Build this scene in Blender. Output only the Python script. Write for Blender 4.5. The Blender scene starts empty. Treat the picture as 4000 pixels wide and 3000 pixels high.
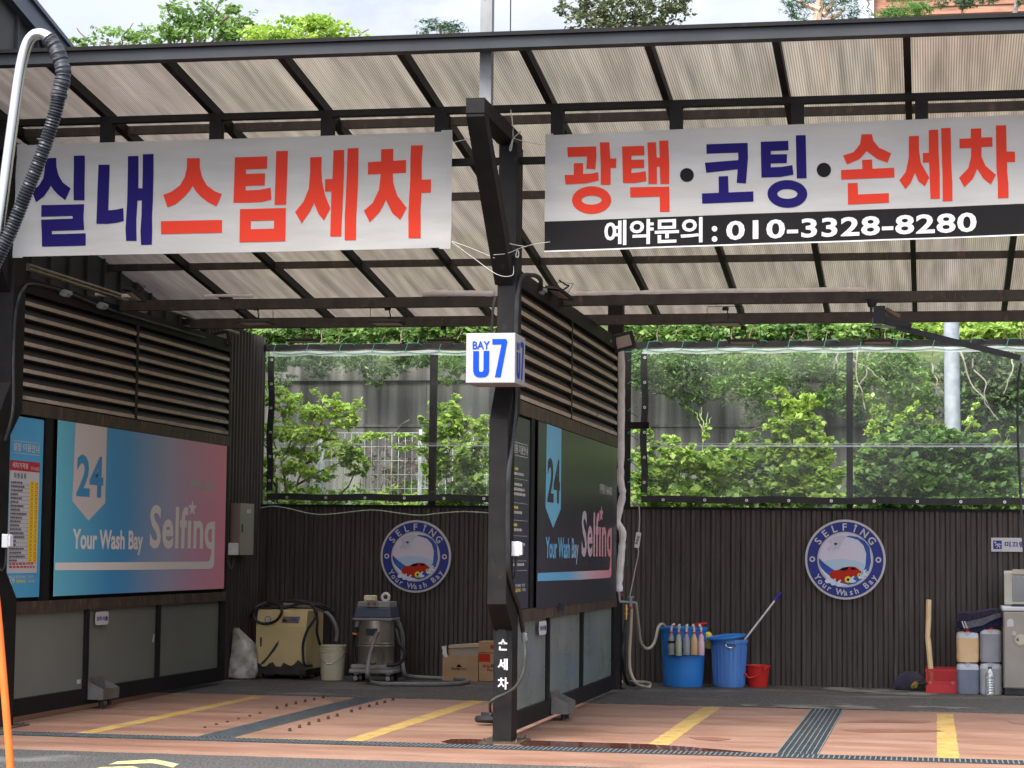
import bpy, bmesh, math, random
import numpy as np
from mathutils import Vector, Matrix
from mathutils.geometry import tessellate_polygon
R_ = math.radians
random.seed(5); np.random.seed(5)
sc = bpy.context.scene
C = sc.collection
# ------------------------------------------------------------------ camera
YAW, PIT, ROL, FPX, CAMZ = 0.193117, 0.0780118, 0.01124566, 8375.72, 1.65
_f = Vector((-math.sin(YAW)*math.cos(PIT), math.cos(YAW)*math.cos(PIT), math.sin(PIT)))
_x0 = Vector((math.cos(YAW), math.sin(YAW), 0)); _u0 = _x0.cross(_f)
_x = math.cos(ROL)*_x0 + math.sin(ROL)*_u0; _u = _x.cross(_f)
cam = bpy.data.cameras.new('camera'); co = bpy.data.objects.new('camera', cam); C.objects.link(co)
cam.sensor_width = 36; cam.lens = FPX/4000*36; cam.clip_end = 600; cam.clip_start = 0.1
mw = Matrix((( _x.x,_u.x,-_f.x,0),(_x.y,_u.y,-_f.y,0),(_x.z,_u.z,-_f.z,CAMZ),(0,0,0,1)))
co.matrix_world = mw
sc.camera = co
# ------------------------------------------------------------------ light
SUN_EL, SUN_AZ = 47, 202          # azimuth the light comes from (deg, clockwise from +Y)
w = bpy.data.worlds.new('World'); sc.world = w; w.use_nodes = True
nt = w.node_tree; nt.nodes.clear()
N = nt.nodes.new; Lk = nt.links.new
sky = N('ShaderNodeTexSky'); sky.sky_type = 'NISHITA'; sky.sun_disc = False
sky.sun_elevation = R_(SUN_EL); sky.sun_rotation = R_(SUN_AZ); sky.air_density = 1.2; sky.dust_density = 2.5
tc = N('ShaderNodeTexCoord'); mp = N('ShaderNodeMapping'); mp.inputs['Scale'].default_value = (2.2, 2.2, 5)
nz = N('ShaderNodeTexNoise'); nz.inputs['Scale'].default_value = 1.3; nz.inputs['Detail'].default_value = 5
cr = N('ShaderNodeValToRGB'); cr.color_ramp.elements[0].position = .3; cr.color_ramp.elements[0].color = (.62,.62,.62,1)
cr.color_ramp.elements[1].position = .62; cr.color_ramp.elements[1].color = (.97,.97,.97,1)
mx = N('ShaderNodeMix'); mx.data_type = 'RGBA'
n2 = N('ShaderNodeTexNoise'); n2.inputs['Scale'].default_value = 3.1; n2.inputs['Detail'].default_value = 6; n2.inputs['Roughness'].default_value = .6; Lk(mp.outputs[0], n2.inputs[0]) if False else None
c2 = N('ShaderNodeValToRGB'); c2.color_ramp.elements[0].position = .36; c2.color_ramp.elements[0].color = (3.1,3.6,4.9,1); c2.color_ramp.elements[1].position = .60; c2.color_ramp.elements[1].color = (5.7,5.95,6.6,1)
bg = N('ShaderNodeBackground'); bg.inputs[1].default_value = 0.080
wo = N('ShaderNodeOutputWorld')
Lk(mp.outputs[0], n2.inputs[0]); Lk(n2.outputs[0], c2.inputs[0]); Lk(c2.outputs[0], mx.inputs[7]); Lk(tc.outputs['Generated'], mp.inputs[0]); Lk(mp.outputs[0], nz.inputs[0]); Lk(nz.outputs[0], cr.inputs[0])
Lk(cr.outputs[0], mx.inputs[0]); Lk(sky.outputs[0], mx.inputs[6]); sx = N('ShaderNodeSeparateXYZ'); Lk(tc.outputs['Generated'], sx.inputs[0])
mr = N('ShaderNodeMapRange'); mr.inputs[1].default_value = .12; mr.inputs[2].default_value = .8; mr.inputs[3].default_value = .80; mr.inputs[4].default_value = 1.9
Lk(sx.outputs[2], mr.inputs[0]); mu = N('ShaderNodeMix'); mu.data_type = 'RGBA'; mu.blend_type = 'MULTIPLY'; mu.inputs[0].default_value = 1   # overcast sky: brighter overhead
dp = N('ShaderNodeVectorMath'); dp.operation = 'DOT_PRODUCT'; Lk(tc.outputs['Generated'], dp.inputs[0])
_a = R_(SUN_AZ); _e = R_(SUN_EL - 20); dp.inputs[1].default_value = (math.sin(_a)*math.cos(_e), math.cos(_a)*math.cos(_e), math.sin(_e))
gl_ = N('ShaderNodeMapRange'); gl_.inputs[1].default_value = .0; gl_.inputs[2].default_value = .95; gl_.inputs[3].default_value = 1; gl_.inputs[4].default_value = 3.0   # added sky glow below the sun, out of view, brightens bays and banners
Lk(dp.outputs['Value'], gl_.inputs[0]); mm = N('ShaderNodeMath'); mm.operation = 'MULTIPLY'; Lk(gl_.outputs[0], mm.inputs[0]); Lk(mr.outputs[0], mm.inputs[1])
Lk(mx.outputs[2], mu.inputs[6]); Lk(mm.outputs[0], mu.inputs[7]); Lk(mu.outputs[2], bg.inputs[0]); Lk(bg.outputs[0], wo.inputs[0])
sl = bpy.data.lights.new('sun', 'SUN'); so = bpy.data.objects.new('sun', sl); C.objects.link(so)
sl.energy = 2.9; sl.angle = R_(32); sl.color = (1, .95, .87)
az = R_(SUN_AZ); el = R_(SUN_EL)
so.rotation_euler = Vector((-math.sin(az)*math.cos(el), -math.cos(az)*math.cos(el), -math.sin(el))).to_track_quat('-Z','Y').to_euler()
sc.view_settings.view_transform = 'Standard'; sc.view_settings.look = 'None'
sc.view_settings.exposure = 1.18; sc.view_settings.gamma = 1
try:
    sc.cycles.max_bounces = 10; sc.cycles.transparent_max_bounces = 24; sc.cycles.transmission_bounces = 6
    sc.cycles.caustics_refractive = False; sc.cycles.caustics_reflective = False
except Exception: pass

# ------------------------------------------------------------------ helpers
def at(px, py, ax, v):
    """the point of the plane X/Y/Z = v that lies on a given sight line"""
    d = _f*FPX + _x*(px-2000) - _u*(py-1500); o = Vector((0,0,CAMZ)); i = 'XYZ'.index(ax)
    return o + d*((v-o[i])/d[i])
def zoomer(ox, oy, s, ax, v):
    return lambda x, y: at(ox+x/s, oy+y/s, ax, v)

def root_o(p):
    while p is not None:
        if '_o' in p: return Vector(p['_o'])
        p=p.parent
    return Vector()
class M:
    def __init__(s): s.v=[]; s.f=[]; s.m=[]; s.s=[]; s.mi=0
    def add(s, vs, fs, smooth=False):
        b=len(s.v); s.v += [tuple(p) for p in vs]
        for f in fs: s.f.append(tuple(b+i for i in f)); s.m.append(s.mi); s.s.append(smooth)
        return s
    def mat(s,i): s.mi=i; return s
    def box(s, x0,x1,y0,y1,z0,z1):
        v=[(x,y,z) for x in (x0,x1) for y in (y0,y1) for z in (z0,z1)]
        return s.add(v,[(0,1,3,2),(4,6,7,5),(0,4,5,1),(2,3,7,6),(0,2,6,4),(1,5,7,3)])
    def rbox(s, c, size, rot):      # rotated box, rot = Matrix/Euler-able
        q = rot if isinstance(rot, Matrix) else Matrix.Rotation(rot,3,'Z')
        c=Vector(c); hx,hy,hz=[a/2 for a in size]
        v=[c+q@Vector((x,y,z)) for x in (-hx,hx) for y in (-hy,hy) for z in (-hz,hz)]
        return s.add(v,[(0,1,3,2),(4,6,7,5),(0,4,5,1),(2,3,7,6),(0,2,6,4),(1,5,7,3)])
    def bar(s, a, b, w, h=None, up=(0,0,1)):
        a=Vector(a); b=Vector(b); h=h or w; d=(b-a); L=d.length; d.normalize()
        upv=Vector(up)
        if abs(d.dot(upv))>.98: upv=Vector((0,1,0))
        sx=d.cross(upv).normalized(); uz=sx.cross(d)
        v=[]
        for e in (a,b):
            for i,j in ((-1,-1),(1,-1),(1,1),(-1,1)): v.append(e+sx*(i*w/2)+uz*(j*h/2))
        return s.add(v,[(3,2,1,0),(4,5,6,7),(0,1,5,4),(1,2,6,5),(2,3,7,6),(3,0,4,7)])
    def prism(s, poly, vec):
        n=len(poly); vec=Vector(vec); a=[Vector(p) for p in poly]
        tr=tessellate_polygon([a])
        return s.add(a+[p+vec for p in a], [tuple(t) for t in tr]+[tuple(i+n for i in reversed(t)) for t in tr]+[(i,(i+1)%n,(i+1)%n+n,i+n) for i in range(n)])
    def poly(s, loops):
        loops=[[Vector(p) for p in l] for l in loops]
        tr=tessellate_polygon(loops); vs=[p for l in loops for p in l]
        return s.add(vs,[tuple(t) for t in tr])
    def quad(s,a,b,c,d): return s.add([a,b,c,d],[(0,1,2,3)])
    def tube(s, pts, r, n=8, cap=True, rr=None):
        pts=[Vector(p) for p in pts]; k=len(pts); T=[]
        for i in range(k):
            t=pts[min(i+1,k-1)]-pts[max(i-1,0)]; T.append(t.normalized() if t.length>1e-9 else Vector((0,0,1)))
        up=Vector((0,0,1)) if abs(T[0].z)<.9 else Vector((1,0,0))
        sx=T[0].cross(up).normalized(); v=[]
        for i,p in enumerate(pts):
            sx=(sx-T[i]*sx.dot(T[i])).normalized(); uy=T[i].cross(sx); q=rr[i] if rr else r
            for j in range(n):
                a=2*math.pi*j/n; v.append(p+sx*(q*math.cos(a))+uy*(q*math.sin(a)))
        f=[(i*n+j,i*n+(j+1)%n,(i+1)*n+(j+1)%n,(i+1)*n+j) for i in range(k-1) for j in range(n)]
        if cap: f+= [tuple(reversed(range(n))), tuple(range((k-1)*n,k*n))]
        return s.add(v,f,True)
    def lathe(s, prof, c=(0,0,0), n=32, sx=1, sy=1):
        c=Vector(c); v=[]; k=len(prof)
        for r,z in prof:
            for j in range(n):
                a=2*math.pi*j/n; v.append(c+Vector((r*sx*math.cos(a),r*sy*math.sin(a),z)))
        f=[(i*n+j,i*n+(j+1)%n,(i+1)*n+(j+1)%n,(i+1)*n+j) for i in range(k-1) for j in range(n)]
        if prof[0][0]>1e-6: f.append(tuple(reversed(range(n))))
        if prof[-1][0]>1e-6: f.append(tuple(range((k-1)*n,k*n)))
        return s.add(v,f,True)
    def build(s, name, mats, parent=None, bevel=0):
        me=bpy.data.meshes.new(name); off=root_o(parent)
        me.from_pydata([Vector(p)-off for p in s.v],[],s.f)
        for m_ in (mats if isinstance(mats,(list,tuple)) else [mats]): me.materials.append(m_)
        me.polygons.foreach_set('material_index',s.m); me.polygons.foreach_set('use_smooth',s.s)
        bm=bmesh.new(); bm.from_mesh(me)
        closed = all(len(e.link_faces)==2 for e in bm.edges) if len(bm.edges)<60000 else False
        if closed: bmesh.ops.recalc_face_normals(bm, faces=bm.faces); bm.to_mesh(me)
        bm.free()
        if any(s.s): me.set_sharp_from_angle(angle=R_(38))
        me.update()
        o=bpy.data.objects.new(name,me); C.objects.link(o)
        if parent: o.parent=parent
        if bevel:
            b=o.modifiers.new('bevel','BEVEL'); b.width=bevel; b.segments=2; b.limit_method='ANGLE'
            b.use_clamp_overlap=True
        return o
def thing(name, label, cat, loc=(0,0,0), group=None):
    o=bpy.data.objects.new(name,None); C.objects.link(o); o.location=loc; o['_o']=tuple(loc)
    o.empty_display_size=.1
    o['label']=label; o['category']=cat
    if group: o['group']=group
    return o
def tag(o, label, cat, group=None):
    o['label']=label; o['category']=cat
    if group: o['group']=group
    return o
def struct(o, kind='structure'): o['kind']=kind; return o
def dup(root, loc, label=None, rotz=None):
    r=root.copy(); C.objects.link(r); r.location=loc
    if rotz is not None: r.rotation_euler.z=rotz
    if label: r['label']=label
    for ch in list(root.children):
        c=ch.copy(); C.objects.link(c); c.parent=r
        for g in ch.children:
            d=g.copy(); C.objects.link(d); d.parent=c
    return r
def smooth_path(pts, n=8):
    pts=[Vector(p) for p in pts]; P=[pts[0]]+pts+[pts[-1]]; out=[]
    for i in range(1,len(P)-2):
        a,b,c,d=P[i-1],P[i],P[i+1],P[i+2]
        for k in range(n):
            t=k/n
            out.append(.5*((2*b)+(c-a)*t+(2*a-5*b+4*c-d)*t*t+(3*b-a-3*c+d)*t*t*t))
    out.append(pts[-1]); return out

# ------------------------------------------------------------------ materials
def mat(name, c1, c2=None, rough=.6, metal=0, scale=3, detail=5, bump=0, bscale=40, lo=.35, hi=.65, stretch=(1,1,1), spec=.3, c3=None, s3=12, f3=(.6,.75), rvar=0, trans=0, coat=0):
    m=bpy.data.materials.new(name); m.use_nodes=True; n=m.node_tree.nodes; l=m.node_tree.links; b=n['Principled BSDF']
    b.inputs['Roughness'].default_value=rough; b.inputs['Metallic'].default_value=metal; b.inputs['Specular IOR Level'].default_value=spec
    b.inputs['Base Color'].default_value=(*c1,1); b.inputs['Coat Weight'].default_value=coat
    g=n.new('ShaderNodeNewGeometry'); mp=n.new('ShaderNodeMapping'); mp.inputs['Scale'].default_value=stretch; l.new(g.outputs['Position'],mp.inputs[0])
    last=None
    if c2 is not None:
        t=n.new('ShaderNodeTexNoise'); t.inputs['Scale'].default_value=scale; t.inputs['Detail'].default_value=detail; l.new(mp.outputs[0],t.inputs[0])
        r=n.new('ShaderNodeValToRGB'); r.color_ramp.elements[0].position=lo; r.color_ramp.elements[0].color=(*c1,1); r.color_ramp.elements[1].position=hi; r.color_ramp.elements[1].color=(*c2,1)
        l.new(t.outputs[0],r.inputs[0]); last=r.outputs[0]
        if rvar:
            q=n.new('ShaderNodeMapRange'); q.inputs[3].default_value=rough-rvar; q.inputs[4].default_value=rough+rvar; l.new(t.outputs[0],q.inputs[0]); l.new(q.outputs[0],b.inputs['Roughness'])
        if c3 is not None:
            t3=n.new('ShaderNodeTexNoise'); t3.inputs['Scale'].default_value=s3; t3.inputs['Detail'].default_value=8; l.new(mp.outputs[0],t3.inputs[0])
            q=n.new('ShaderNodeMapRange'); q.inputs[1].default_value=f3[0]; q.inputs[2].default_value=f3[1]; l.new(t3.outputs[0],q.inputs[0])
            x=n.new('ShaderNodeMix'); x.data_type='RGBA'; x.inputs[7].default_value=(*c3,1); l.new(q.outputs[0],x.inputs[0]); l.new(last,x.inputs[6]); last=x.outputs[2]
        l.new(last,b.inputs['Base Color'])
    if bump:
        t=n.new('ShaderNodeTexNoise'); t.inputs['Scale'].default_value=bscale; t.inputs['Detail'].default_value=4; l.new(mp.outputs[0],t.inputs[0])
        k=n.new('ShaderNodeBump'); k.inputs['Strength'].default_value=bump; k.inputs['Distance'].default_value=.01; l.new(t.outputs[0],k.inputs['Height']); l.new(k.outputs[0],b.inputs['Normal'])
    if trans:
        out=n['Material Output']; tr=n.new('ShaderNodeBsdfTranslucent'); ms=n.new('ShaderNodeMixShader'); ms.inputs[0].default_value=trans
        if last is not None: l.new(last,tr.inputs[0])
        else: tr.inputs[0].default_value=(*c1,1)
        l.new(b.outputs[0],ms.inputs[1]); l.new(tr.outputs[0],ms.inputs[2]); l.new(ms.outputs[0],out.inputs[0])
    return m
steel   = mat('dark painted steel',(.0075,.0065,.0065),(.013,.011,.0105),.6,spec=.14,scale=6,c3=(.045,.033,.027),s3=7,f3=(.64,.85),bump=.1,bscale=60,rvar=.1)
steelB  = mat('brown painted steel',(.035,.028,.024),(.06,.048,.04),.55,scale=8,c3=(.15,.1,.07),s3=14,f3=(.6,.8),stretch=(1,1,.4),bump=.15)
rustst  = mat('weathered rusty frame',(.035,.027,.022),(.075,.048,.030),.6,scale=5,c3=(.16,.09,.05),s3=16,f3=(.55,.72),stretch=(1,1,.35),bump=.2)
bluesteel=mat('dark slate metal',(.016,.017,.020),(.026,.027,.031),.4,scale=2.5,bump=.06)
seamdark= mat('standing seam metal',(.030,.030,.033),(.050,.047,.046),.5,scale=3,bump=.08)
corr    = mat('brown corrugated steel',(.037,.028,.0245),(.064,.050,.043),.5,scale=4,stretch=(5,5,.35),c3=(.11,.10,.088),s3=3,f3=(.60,.85),bump=.08,bscale=30,rvar=.08)
louver  = mat('louver blade paint',(.010,.008,.007),(.018,.014,.012),.6,scale=6,stretch=(1,1,1))
louverL = mat('louver blade lip painted lit',(.40,.33,.25),(.50,.42,.32),.7,scale=30,stretch=(1,.3,1),c3=(.12,.09,.06),s3=6,f3=(.6,.85))  # beige stands in for light caught on the lips of the dark blades
pad     = mat('red painted concrete',(.235,.113,.072),(.305,.178,.122),.48,scale=1.5,detail=10,stretch=(.55,1.7,1),c3=(.14,.075,.055),s3=1.9,f3=(.58,.84),bump=.12,bscale=90,rvar=.25)
asph    = mat('asphalt',(.022,.021,.020),(.15,.143,.132),.9,scale=55,detail=6,lo=.40,hi=.66,c3=(.19,.185,.17),s3=.9,f3=(.60,.75),bump=.7,bscale=110)
asphW   = mat('asphalt strip by wall',(.028,.025,.022),(.13,.118,.10),.8,scale=50,detail=6,lo=.4,hi=.66,c3=(.16,.145,.12),s3=1.1,f3=(.57,.70),bump=.5,bscale=90,stretch=(.6,1.5,1))
yellow  = mat('yellow road paint',(.40,.255,.06),(.48,.325,.105),.6,scale=4,c3=(.27,.15,.08),s3=8,f3=(.52,.68),bump=.1,bscale=80)
yellowP = mat('pale yellow road paint',(.50,.41,.16),(.60,.52,.27),.6,scale=5,c3=(.2,.18,.12),s3=14,f3=(.55,.7))
gratem  = mat('grey green grating',(.018,.022,.024),(.034,.040,.042),.6,scale=9,c3=(.09,.08,.065),s3=12,f3=(.6,.8))
gratel  = mat('grating bearing bars',(.13,.155,.165),(.20,.22,.22),.5,scale=9)
pit     = mat('drain pit',(.012,.02,.026),(.02,.03,.038),.7)
white   = mat('white plastic',(.72,.71,.70),(.60,.58,.56),.45,scale=12)
whiteS  = mat('sign white',(.52,.50,.48),None,.5)
lag     = mat('white pipe wrap',(.88,.86,.83),(.76,.70,.65),.6,scale=9,bump=.4,bscale=30)
black   = mat('black rubber',(.012,.012,.013),(.025,.025,.026),.5,scale=10)
blackG  = mat('black gloss plate',(.008,.008,.009),None,.25)
navy    = mat('navy print',(.012,.008,.085),None,.8,trans=.1,spec=.1)
redp    = mat('red print',(.50,.038,.020),None,.8,trans=.1,spec=.1)
blackp  = mat('black print',(.008,.0075,.008),None,.8,spec=.1)
bannerw = mat('white banner cloth',(.455,.435,.41),(.52,.50,.475),.6,scale=2,stretch=(.6,1,2.5),bump=1.0,bscale=3,trans=.35)
bannerk = mat('black banner cloth',(.010,.009,.0092),(.014,.012,.0125),.8,scale=2,spec=.1)
ropeW   = mat('white rope',(.45,.42,.37),None,.8)
cordG   = mat('green cord',(.02,.16,.10),None,.6)
chrome  = mat('polished steel tube',(.62,.60,.58),(.5,.48,.46),.22,metal=1,scale=3,stretch=(1,1,.2))
galv    = mat('galvanised steel',(.22,.24,.255),(.30,.32,.335),.55,metal=.1,scale=8)
orange  = mat('orange hose',(.80,.16,.03),(.72,.13,.02),.35,scale=5)
concrete= mat('stained concrete wall',(.045,.043,.038),(.22,.21,.185),.95,scale=1.5,detail=10,stretch=(3.2,3.2,.14),c3=(.022,.02,.018),s3=.7,f3=(.46,.66),lo=.38,hi=.72,bump=.3,bscale=8)
soil    = mat('earth bank',(.06,.085,.025),(.11,.15,.045),.9,scale=2)
blueT   = mat('blue tub plastic',(.025,.17,.52),(.035,.22,.58),.42,scale=3,c3=(.2,.35,.6),s3=9,f3=(.66,.85),stretch=(1,1,.4))
blueU   = mat('faded blue tub plastic',(.07,.20,.52),(.12,.27,.58),.5,scale=2,stretch=(6,6,.4))
redP    = mat('red plastic',(.62,.025,.018),(.55,.03,.02),.38,scale=4)
redC    = mat('red crate plastic',(.42,.02,.022),(.50,.03,.03),.5,scale=5,c3=(.2,.03,.03),s3=12,f3=(.6,.8))
carton  = mat('brown cardboard',(.36,.22,.115),(.43,.27,.15),.85,scale=4)
cartonD = mat('cardboard lid',(.48,.36,.26),None,.85)
beigeM  = mat('beige enamel cabinet',(.68,.52,.25),(.60,.46,.21),.45,scale=2.2,c3=(.10,.07,.04),s3=2.5,f3=(.66,.80))
grime   = mat('oily black base',(.02,.018,.015),(.05,.04,.025),.6,scale=9)
inox    = mat('dull stainless drum',(.27,.23,.185),(.36,.31,.26),.42,metal=.6,scale=3,stretch=(2,2,.5),c3=(.14,.10,.06),s3=4,f3=(.5,.8))
blueG   = mat('worn blue motor head',(.05,.07,.11),(.085,.09,.10),.5,scale=5)
greyP   = mat('grey plastic',(.20,.19,.18),(.30,.28,.27),.55,scale=6)
hoseG   = mat('grey vacuum hose',(.14,.135,.13),(.20,.19,.18),.45,scale=9)
cream   = mat('cream plastic',(.66,.60,.42),(.56,.50,.34),.5,scale=4,c3=(.35,.28,.17),s3=6,f3=(.62,.85))
sackm   = mat('woven sack',(.66,.62,.55),(.32,.28,.23),.8,scale=6,bump=.8,bscale=10,c3=(.16,.12,.09),s3=5,f3=(.56,.75))
boxgrn  = mat('olive grey enamel',(.26,.255,.18),(.29,.28,.20),.5,scale=3)
boxbrn  = mat('olive grey enamel painted brownish-lit',(.28,.20,.15),None,.5)  # cabinet side: the brownish light on it is put into the colour
towelm  = mat('dark towel',(.016,.014,.030),(.035,.030,.05),.95,scale=20,bump=.8,bscale=60)
towelg  = mat('grey towel',(.085,.08,.095),(.12,.115,.13),.95,scale=20,bump=.8,bscale=60)
washm   = mat('washing machine silver enamel',(.23,.20,.165),(.28,.25,.215),.38,metal=.3,scale=2)
washt   = mat('washing machine top',(.55,.55,.56),(.6,.6,.6),.4,scale=3)
washb   = mat('washing machine beige lid',(.42,.40,.31),(.46,.44,.35),.5,scale=5)
paperT  = mat('kraft paper roll',(.66,.50,.27),(.60,.44,.22),.8,scale=5)
brass   = mat('brass fitting',(.55,.33,.10),None,.35,metal=.9)
hosec   = mat('cream garden hose',(.50,.44,.32),(.40,.35,.26),.5,scale=9)
siding  = mat('brown wood siding',(.23,.105,.065),(.36,.18,.115),.8,scale=3,stretch=(.4,.4,4),c3=(.12,.06,.04),s3=5,f3=(.55,.8))
greyb   = mat('pale grey cladding',(.30,.33,.38),(.34,.37,.42),.6,scale=2)
barkm   = mat('bark',(.10,.07,.05),(.20,.14,.10),.9,scale=12,stretch=(2,2,.4),bump=.8,bscale=20)
pinebark= mat('pine bark',(.34,.22,.16),(.48,.34,.25),.9,scale=14,stretch=(2,2,.5),bump=.8,bscale=20)
water   = mat('puddle',(.085,.028,.018),(.12,.045,.03),.03,scale=3,spec=.8)
lampd   = mat('lamp diffuser',(.40,.34,.29),None,.4)
yel     = mat('yellow wrapper',(.72,.62,.10),None,.5)
silver  = mat('cast metal dustbin',(.12,.11,.10),(.18,.165,.145),.5,metal=.3,scale=5,c3=(.12,.08,.05),s3=9,f3=(.58,.8))

def leafmat(name, cols, tr=.45, rough=.55):
    m=bpy.data.materials.new(name); m.use_nodes=True; n=m.node_tree.nodes; l=m.node_tree.links; b=n['Principled BSDF']
    g=n.new('ShaderNodeNewGeometry'); r=n.new('ShaderNodeValToRGB'); e=r.color_ramp.elements
    e[0].color=(*cols[0],1); e[0].position=0; e[1].color=(*cols[-1],1); e[1].position=1
    for i,c in enumerate(cols[1:-1]):
        x=e.new((i+1)/(len(cols)-1)); x.color=(*c,1)
    t=n.new('ShaderNodeTexNoise'); t.inputs['Scale'].default_value=1.1; t.inputs['Detail'].default_value=3; l.new(g.outputs['Position'],t.inputs[0])
    a=n.new('ShaderNodeMath'); a.operation='MULTIPLY_ADD'; a.inputs[1].default_value=.55; 
    q=n.new('ShaderNodeMapRange'); q.inputs[1].default_value=.35; q.inputs[2].default_value=.65; q.inputs[3].default_value=0; q.inputs[4].default_value=.45
    l.new(t.outputs[0],q.inputs[0]); l.new(g.outputs['Random Per Island'],a.inputs[0]); l.new(q.outputs[0],a.inputs[2]); l.new(a.outputs[0],r.inputs[0])
    l.new(r.outputs[0],b.inputs['Base Color']); b.inputs['Roughness'].default_value=rough
    out=n['Material Output']; tl=n.new('ShaderNodeBsdfTranslucent'); l.new(r.outputs[0],tl.inputs[0])
    ms=n.new('ShaderNodeMixShader'); ms.inputs[0].default_value=tr; l.new(b.outputs[0],ms.inputs[1]); l.new(tl.outputs[0],ms.inputs[2]); l.new(ms.outputs[0],out.inputs[0])
    return m
lf_bright=leafmat('bright green leaves',[(.13,.23,.03),(.32,.47,.06),(.52,.64,.15)])
lf_vine  =leafmat('vine leaves',[(.09,.18,.028),(.26,.40,.06),(.48,.61,.14)])
lf_dark  =leafmat('dark hanging foliage',[(.03,.06,.02),(.09,.16,.045),(.21,.31,.10)],.4)
lf_mid   =leafmat('mid green leaves',[(.05,.10,.025),(.14,.25,.05),(.30,.43,.11)])
lf_pine  =leafmat('pine needles',[(.02,.06,.03),(.05,.12,.055),(.09,.18,.08)],.2)
lf_olive =leafmat('olive brown leaves',[(.05,.04,.025),(.10,.11,.05),(.15,.19,.09)],.3)

def polycarb():
    m=bpy.data.materials.new('bronze ribbed polycarbonate'); m.use_nodes=True; n=m.node_tree.nodes; l=m.node_tree.links; n.remove(n['Principled BSDF']); out=n['Material Output']
    g=n.new('ShaderNodeNewGeometry'); s=n.new('ShaderNodeSeparateXYZ'); l.new(g.outputs['Position'],s.inputs[0])
    w=n.new('ShaderNodeMath'); w.operation='MULTIPLY'; w.inputs[1].default_value=2*math.pi/.0215; l.new(s.outputs[0],w.inputs[0])
    sn=n.new('ShaderNodeMath'); sn.operation='SINE'; l.new(w.outputs[0],sn.inputs[0])
    q=n.new('ShaderNodeMapRange'); q.inputs[1].default_value=-.5; q.inputs[2].default_value=.5; l.new(sn.outputs[0],q.inputs[0])
    t=n.new('ShaderNodeTexNoise'); t.inputs['Scale'].default_value=2.0; t.inputs['Detail'].default_value=6; mp=n.new('ShaderNodeMapping'); mp.inputs['Scale'].default_value=(5,.25,1); l.new(g.outputs['Position'],mp.inputs[0]); l.new(mp.outputs[0],t.inputs[0])
    def col(a,b):
        x=n.new('ShaderNodeMix'); x.data_type='RGBA'; x.inputs[6].default_value=(*a,1); x.inputs[7].default_value=(*b,1); l.new(q.outputs[0],x.inputs[0])
        y=n.new('ShaderNodeMix'); y.data_type='RGBA'; y.blend_type='MULTIPLY'; y.inputs[0].default_value=1; l.new(x.outputs[2],y.inputs[6])
        r=n.new('ShaderNodeMapRange'); r.inputs[1].default_value=.3; r.inputs[2].default_value=.7; r.inputs[3].default_value=.55; r.inputs[4].default_value=1.08; l.new(t.outputs[0],r.inputs[0]); l.new(r.outputs[0],y.inputs[7]); return y.outputs[2]
    tr=n.new('ShaderNodeBsdfTransparent'); l.new(col((.27,.23,.19),(.48,.42,.36)),tr.inputs[0])
    tl=n.new('ShaderNodeBsdfTranslucent'); l.new(col((.31,.25,.20),(.58,.475,.385)),tl.inputs[0])
    df=n.new('ShaderNodeBsdfDiffuse'); l.new(col((.12,.10,.085),(.26,.21,.175)),df.inputs[0])
    a=n.new('ShaderNodeMixShader'); a.inputs[0].default_value=.30; rf=n.new('ShaderNodeBsdfRefraction'); rf.inputs['IOR'].default_value=1.06; rf.inputs['Roughness'].default_value=.42; l.new(col((.40,.335,.28),(.68,.58,.49)),rf.inputs[0])
    a0=n.new('ShaderNodeMixShader'); a0.inputs[0].default_value=.72; l.new(tr.outputs[0],a0.inputs[1]); l.new(rf.outputs[0],a0.inputs[2])
    l.new(a0.outputs[0],a.inputs[1]); l.new(tl.outputs[0],a.inputs[2])
    b=n.new('ShaderNodeMixShader'); b.inputs[0].default_value=.10; l.new(a.outputs[0],b.inputs[1]); l.new(df.outputs[0],b.inputs[2])
    gl=n.new('ShaderNodeBsdfGlossy'); gl.inputs['Roughness'].default_value=.3; gl.inputs[0].default_value=(.5,.5,.5,1)
    c=n.new('ShaderNodeMixShader'); c.inputs[0].default_value=.06; l.new(b.outputs[0],c.inputs[1]); l.new(gl.outputs[0],c.inputs[2]); l.new(c.outputs[0],out.inputs[0])
    return m
pc=polycarb()
def clearmat(name, tint, haze, hazecol, rough=.08, gloss=.05, dirt=0):
    m=bpy.data.materials.new(name); m.use_nodes=True; n=m.node_tree.nodes; l=m.node_tree.links; n.remove(n['Principled BSDF']); out=n['Material Output']
    tr=n.new('ShaderNodeBsdfTransparent'); tr.inputs[0].default_value=(*tint,1)
    df=n.new('ShaderNodeBsdfDiffuse'); df.inputs[0].default_value=(*hazecol,1)
    a=n.new('ShaderNodeMixShader'); l.new(tr.outputs[0],a.inputs[1]); l.new(df.outputs[0],a.inputs[2]); a.inputs[0].default_value=haze
    if dirt:
        g=n.new('ShaderNodeNewGeometry'); t=n.new('ShaderNodeTexNoise'); t.inputs['Scale'].default_value=1.6; t.inputs['Detail'].default_value=6; l.new(g.outputs['Position'],t.inputs[0])
        q=n.new('ShaderNodeMapRange'); q.inputs[1].default_value=.35; q.inputs[2].default_value=.7; q.inputs[3].default_value=haze-dirt; q.inputs[4].default_value=haze+dirt; l.new(t.outputs[0],q.inputs[0]); l.new(q.outputs[0],a.inputs[0])
    gl=n.new('ShaderNodeBsdfGlossy'); gl.inputs['Roughness'].default_value=rough; gl.inputs[0].default_value=(1,1,1,1)
    b=n.new('ShaderNodeMixShader'); b.inputs[0].default_value=gloss; l.new(a.outputs[0],b.inputs[1]); l.new(gl.outputs[0],b.inputs[2]); l.new(b.outputs[0],out.inputs[0])
    return m
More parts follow.
